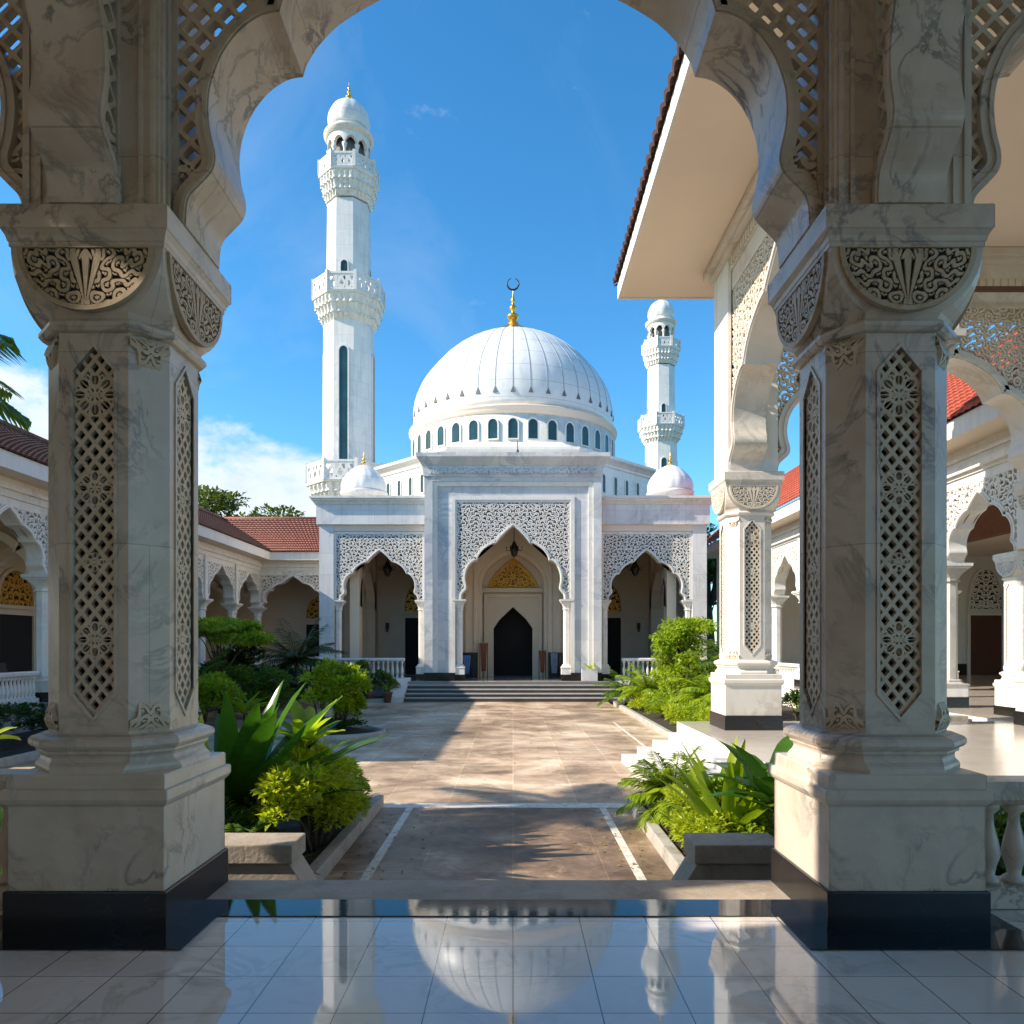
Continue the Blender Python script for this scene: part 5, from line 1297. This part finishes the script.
# pots by the far steps
def pot(x, y, z, r, h, lab, mat=None):
    mb = MB(); mb.lathe([(r*.65, z), (r*.95, z+h*.85), (r*1.08, z+h*.87), (r*1.08, z+h), (r*.9, z+h), (r*.85, z+h*.85), (.01, z+h*.85)], 20, (x, y)); return mb.build('flower_pot', mat or M['clay'], None, org=(x, y, z), label=lab, cat='flower pot')
pot(-4.9, 28.9, GZ, .2, .42, 'terracotta pot at the left end of the far steps'); pot(-5.6, 29.0, GZ, .18, .36, 'smaller terracotta pot left of the pot by the far steps')
pot(4.65, 27.9, GZ, .2, .42, 'terracotta pot below the palm at the right end of the far steps')
strap_plant(-4.9, 28.9, 12, .5, .07, M['leaf_mid'], 'spiky green plant growing in the pot at the left end of the far steps', z=GZ+.38, seed=51, up=.9, name='potted_plant')
for sgn, lb in ((-1, 'left'), (1, 'right')):
    mb = MB(); xa, xb = sorted((sgn*4.32, sgn*4.95)); mb.add([(xa, 28.9, -.8), (xb, 28.9, -.8), (xb, 31.4, -.8), (xa, 31.4, -.8), (xa, 28.9, -.55), (xb, 28.9, -.55), (xb, 31.4, .12), (xa, 31.4, .12)], [(0, 3, 2, 1), (4, 5, 6, 7), (0, 1, 5, 4), (1, 2, 6, 5), (2, 3, 7, 6), (3, 0, 4, 7)])
    mb.build('stair_cheek', M['stepw'], None, org=((xa+xb)/2, 30, -.8), label='white sloping side wall at the '+lb+' end of the far steps', cat='parapet block')
mb = MB(); mb.box(2.85, 30.62, .013, 3.5, 30.88, .5); mb.build('planter_box', M['facade'], None, org=(3.17, 30.7, .013), label='square marble planter at the foot of the portal right of the steps', cat='planter')
strap_plant(3.17, 30.72, 14, .42, .09, M['leaf_yellow'], 'small agave-like plant in the square marble planter', z=.48, seed=52, up=.75, name='potted_plant')
strap_plant(4.75, 11.6, 9, .34, .16, M['leaf_bright'], 'little leafy plant standing on the terrace before the carved corner column', z=.26, seed=53, up=.6, name='potted_plant', stem=.1)
pot(4.75, 11.6, .0, .12, .28, 'white pot on the terrace before the carved corner column', M['white'])
# ================================================================ small things
def lamp(x, y, z, dz, lab):
    root = empty('pendant_lamp', (x, y, z), label=lab, cat='lamp')
    mb = MB(); mb.lathe([(.02, z-.55), (.12, z-.45), (.2, z-.2), (.2, z-.15), (.1, z+.05), (.05, z+.15), (.02, z+.2)], 10, (x, y)); mb.build('lantern', M['bronze'], root)
    mb = MB(); mb.tube([(x, y, z+.2), (x, y, dz)], .015, 5); mb.build('chain', M['bronze'], root)
    mb = MB()
    for k in range(6):
        a = PI*k/3; mb.tube([(x, y, z-.2), (x+.32*math.cos(a), y+.32*math.sin(a), z-.25), (x+.36*math.cos(a), y+.36*math.sin(a), z-.05)], .018, 5)
    mb.build('arm', M['bronze'], root)
lamp(-5.7, 33.6, 5.15, 6.25, 'dark hanging lantern inside the left wing arch'); lamp(5.55, 33.6, 5.15, 6.25, 'dark hanging lantern inside the right wing arch')
lamp(0.05, 33.0, 5.95, 6.9, 'dark hanging lantern at the top of the great portal arch')
for sgn, lb in ((-1, 'left'), (1, 'right')):
    mb = MB(); x = sgn*6.25; mb.box(x-.08, 36.75, 2.3, x+.08, 36.895, 2.6); mb.box(x-.05, 36.7, 2.15, x+.05, 36.8, 2.3)
    mb.build('wall_lamp', M['bronze'], None, org=(x, 36.85, 2.4), label='small dark wall lamp on the plaster inside the '+lb+' wing', cat='lamp')
# lightning rod / lamp on the portal roof
mb = MB(); z = 9.47; mb.lathe([(.14, z), (.16, z+.1), (.06, z+.2), (.05, z+.35), (.02, z+.4), (.015, z+.75)], 10, (.2, 31.6)); mb.build('roof_beacon', M['bronze'], None, org=(.2, 31.6, z), label='tiny dark beacon standing on the portal roof before the dome', cat='beacon')
# things standing in the vestibule
def cloth_stand(x, y, w, h, col, lab):
    m_ = plain('cloth_'+lab.split()[0], col, .8, 0, .35, 9)
    root = empty('clothes_rack', (x, y, 0), label=lab, cat='clothes rack')
    mb = MB(); mb.tube([(x-w/2, y, 0), (x-w/2, y, h), (x+w/2, y, h), (x+w/2, y, 0)], .02, 6); mb.build('frame', M['bronze'], root)
    mb = MB(); rows = []
    for k in range(9):
        t = k/8; rows.append([(x-w*.45*(1-.35*t)+w*.9*(1-.35*t)*i/12, y-.03+.04*math.sin(i*1.7+k*.3)-.03*t, h-.02-(h*.8)*t) for i in range(13)])
    mb.loft(rows, smooth=True, cap=False, closed=False); mb.build('cloth', m_, root, recalc=False)
cloth_stand(-2.65, 33.7, .45, 1.1, (.30, .22, .05), 'yellowish prayer garment on a rack beside the left portal column')
cloth_stand(-2.1, 33.6, .4, 1.05, (.15, .3, .65), 'blue garment on a rack inside the portal, left side')
cloth_stand(-1.35, 34.1, .35, 1.6, (.35, .12, .06), 'orange-red patterned robe on a tall rack left of the dark doorway')
cloth_stand(1.35, 34.1, .3, 1.25, (.32, .10, .04), 'rust-red robe on a rack right of the dark doorway')
cloth_stand(1.9, 34.0, .4, 1.15, (.28, .34, .38), 'pale grey-blue garment on a rack inside the portal, right side')
cloth_stand(2.6, 34.0, .5, 1.1, (.20, .26, .30), 'slate-coloured garment on the rack nearest the right portal column')
# chairs and table in the left gallery
def chair(x, y, rz, lab, mat):
    root = empty('chair', (x, y, 0), label=lab, cat='chair', group='chairs in the left arcade'); 
    def P(mb, nm): 
        o = mb.build(nm, mat, None, org=(0, 0, 0)); o.parent = root
    mb = MB(); mb.box(-.24, -.24, .42, .24, .24, .5); P(mb, 'seat')
    mb = MB(); mb.add([(-.24, .2, .5), (.24, .2, .5), (.24, .25, .5), (-.24, .25, .5), (-.22, .30, 1.0), (.22, .30, 1.0), (.22, .34, 1.0), (-.22, .34, 1.0)], [(0, 3, 2, 1), (4, 5, 6, 7), (0, 1, 5, 4), (1, 2, 6, 5), (2, 3, 7, 6), (3, 0, 4, 7)]); P(mb, 'backrest')
    for sx in (-1, 1):
        for sy in (-1, 1):
            mb = MB(); mb.tube([(sx*.21, sy*.21, 0), (sx*.2, sy*.2, .43)], .022, 6); P(mb, 'leg')
    root.rotation_euler = (0, 0, rz)
M['redcloth'] = plain('red_upholstery', (.20, .04, .025), .8, 0, .3, 9)
M['blackseat'] = plain('black_seat', (.02, .02, .022), .5)
chair(-13.9, 20.5, 1.6, 'dark chair left of the white column at the far left edge', M['blackseat']); chair(-13.9, 19.4, 1.4, 'dark chair nearest the far left edge', M['blackseat'])
t = empty('low_table', (-13.3, 20.0, 0), label='low red-covered table in front of the dark chairs at the left edge', cat='table')
mb = MB(); mb.box(-13.6, 19.3, .5, -13.0, 20.8, .58); mb.build('tabletop', M['redcloth'], t)
for sx in (-.25, .25):
    for sy in (-.65, .65):
        mb = MB(); mb.box(-13.3+sx-.03, 20.05+sy-.03, 0, -13.3+sx+.03, 20.05+sy+.03, .5); mb.build('leg', M['wood'], t)

# ================================================================ world, sun, camera
EL, AZ = R(33.5), R(-12)
to_sun = Vector((-math.cos(EL)*math.cos(AZ), math.cos(EL)*math.sin(AZ), math.sin(EL)))
sun = bpy.data.lights.new('sun', 'SUN'); sun.energy = 4.8; sun.angle = R(.55); sun.color = (1, .90, .77)
so = bpy.data.objects.new('sun', sun); COL.objects.link(so); so.rotation_euler = to_sun.to_track_quat('Z', 'Y').to_euler()
w = bpy.data.worlds.new('World'); scene.world = w; w.use_nodes = True; nt = w.node_tree; bg = nt.nodes['Background']
sky = N(nt, 'ShaderNodeTexSky', sky_type='NISHITA'); sky.sun_disc = False; sky.sun_elevation = EL; sky.sun_rotation = math.atan2(to_sun.x, to_sun.y)
sky.air_density = 1.0; sky.dust_density = .35; sky.ozone_density = 2.6; sky.altitude = 200
hs = N(nt, 'ShaderNodeHueSaturation'); hs.inputs['Saturation'].default_value = 1.22; nt.links.new(mix(nt, 1.0, sky.outputs[0], (.82, .98, 1.0), 'MULTIPLY'), hs.inputs['Color'])
tc = N(nt, 'ShaderNodeTexCoord'); dr = tc.outputs['Generated']
sp_ = N(nt, 'ShaderNodeSeparateXYZ'); nt.links.new(dr, sp_.inputs[0])
mp = N(nt, 'ShaderNodeMapping'); mp.inputs['Scale'].default_value = (1, 1, 1.7); nt.links.new(dr, mp.inputs[0])
n1 = noise(nt, mp.outputs[0], 6.5, 9, .58, .15)
def blob(d, r0, r1):
    d = Vector(d).normalized(); v = N(nt, 'ShaderNodeVectorMath', operation='DOT_PRODUCT'); nt.links.new(dr, v.inputs[0]); v.inputs[1].default_value = d
    m_ = N(nt, 'ShaderNodeMapRange', interpolation_type='SMOOTHSTEP'); nt.links.new(v.outputs['Value'], m_.inputs[0]); m_.inputs[1].default_value = math.cos(r1); m_.inputs[2].default_value = math.cos(r0); return m_.outputs[0]
cov = None
for d, a, b_ in (((-.30, 1, .13), .06, .17), ((-.38, 1, .20), .04, .12), ((-.72, 1, .26), .05, .17), ((-.6, 1, .02), .1, .35), ((-1.5, .6, .3), .2, .5)):
    q = blob(d, a, b_); cov = q if cov is None else mth(nt, 'MAXIMUM', cov, q)
den = mth(nt, 'ADD', n1, mth(nt, 'MULTIPLY', cov, .36))
cm = N(nt, 'ShaderNodeMapRange', interpolation_type='SMOOTHSTEP'); nt.links.new(den, cm.inputs[0]); cm.inputs[1].default_value = .64; cm.inputs[2].default_value = .84
sh = ramp(nt, noise(nt, mp.outputs[0], 10, 6, .6), [(.3, (3.4, 3.65, 4.0)), (.65, (4.7, 4.7, 4.7))])
fac = mth(nt, 'MULTIPLY', cm.outputs[0], .86)
wisp = mth(nt, 'MULTIPLY', mth(nt, 'MAXIMUM', mth(nt, 'SUBTRACT', noise(nt, dr, 2.2, 8, .62, 1.0), .55), 0), .5)
fac = mth(nt, 'MAXIMUM', fac, wisp)
cl = mix(nt, fac, hs.outputs[0], sh); nt.links.new(cl, bg.inputs[0]); bg.inputs[1].default_value = .15
cam = bpy.data.cameras.new('camera'); co_ = bpy.data.objects.new('camera', cam); COL.objects.link(co_)
cam.sensor_width = 36; cam.lens = 740/1024*36; cam.shift_y = 133/1024; cam.shift_x = -1/1024; cam.clip_start = .1; cam.clip_end = 3000
co_.location = (0, 0, 1.5); co_.rotation_euler = (PI/2, 0, 0); scene.camera = co_
scene.view_settings.view_transform = 'Standard'; scene.view_settings.look = 'None'; scene.view_settings.exposure = .8; scene.view_settings.gamma = 1
scene.render.engine = 'CYCLES'; scene.cycles.max_bounces = 8; scene.cycles.diffuse_bounces = 5; scene.cycles.glossy_bounces = 3; scene.cycles.transmission_bounces = 2
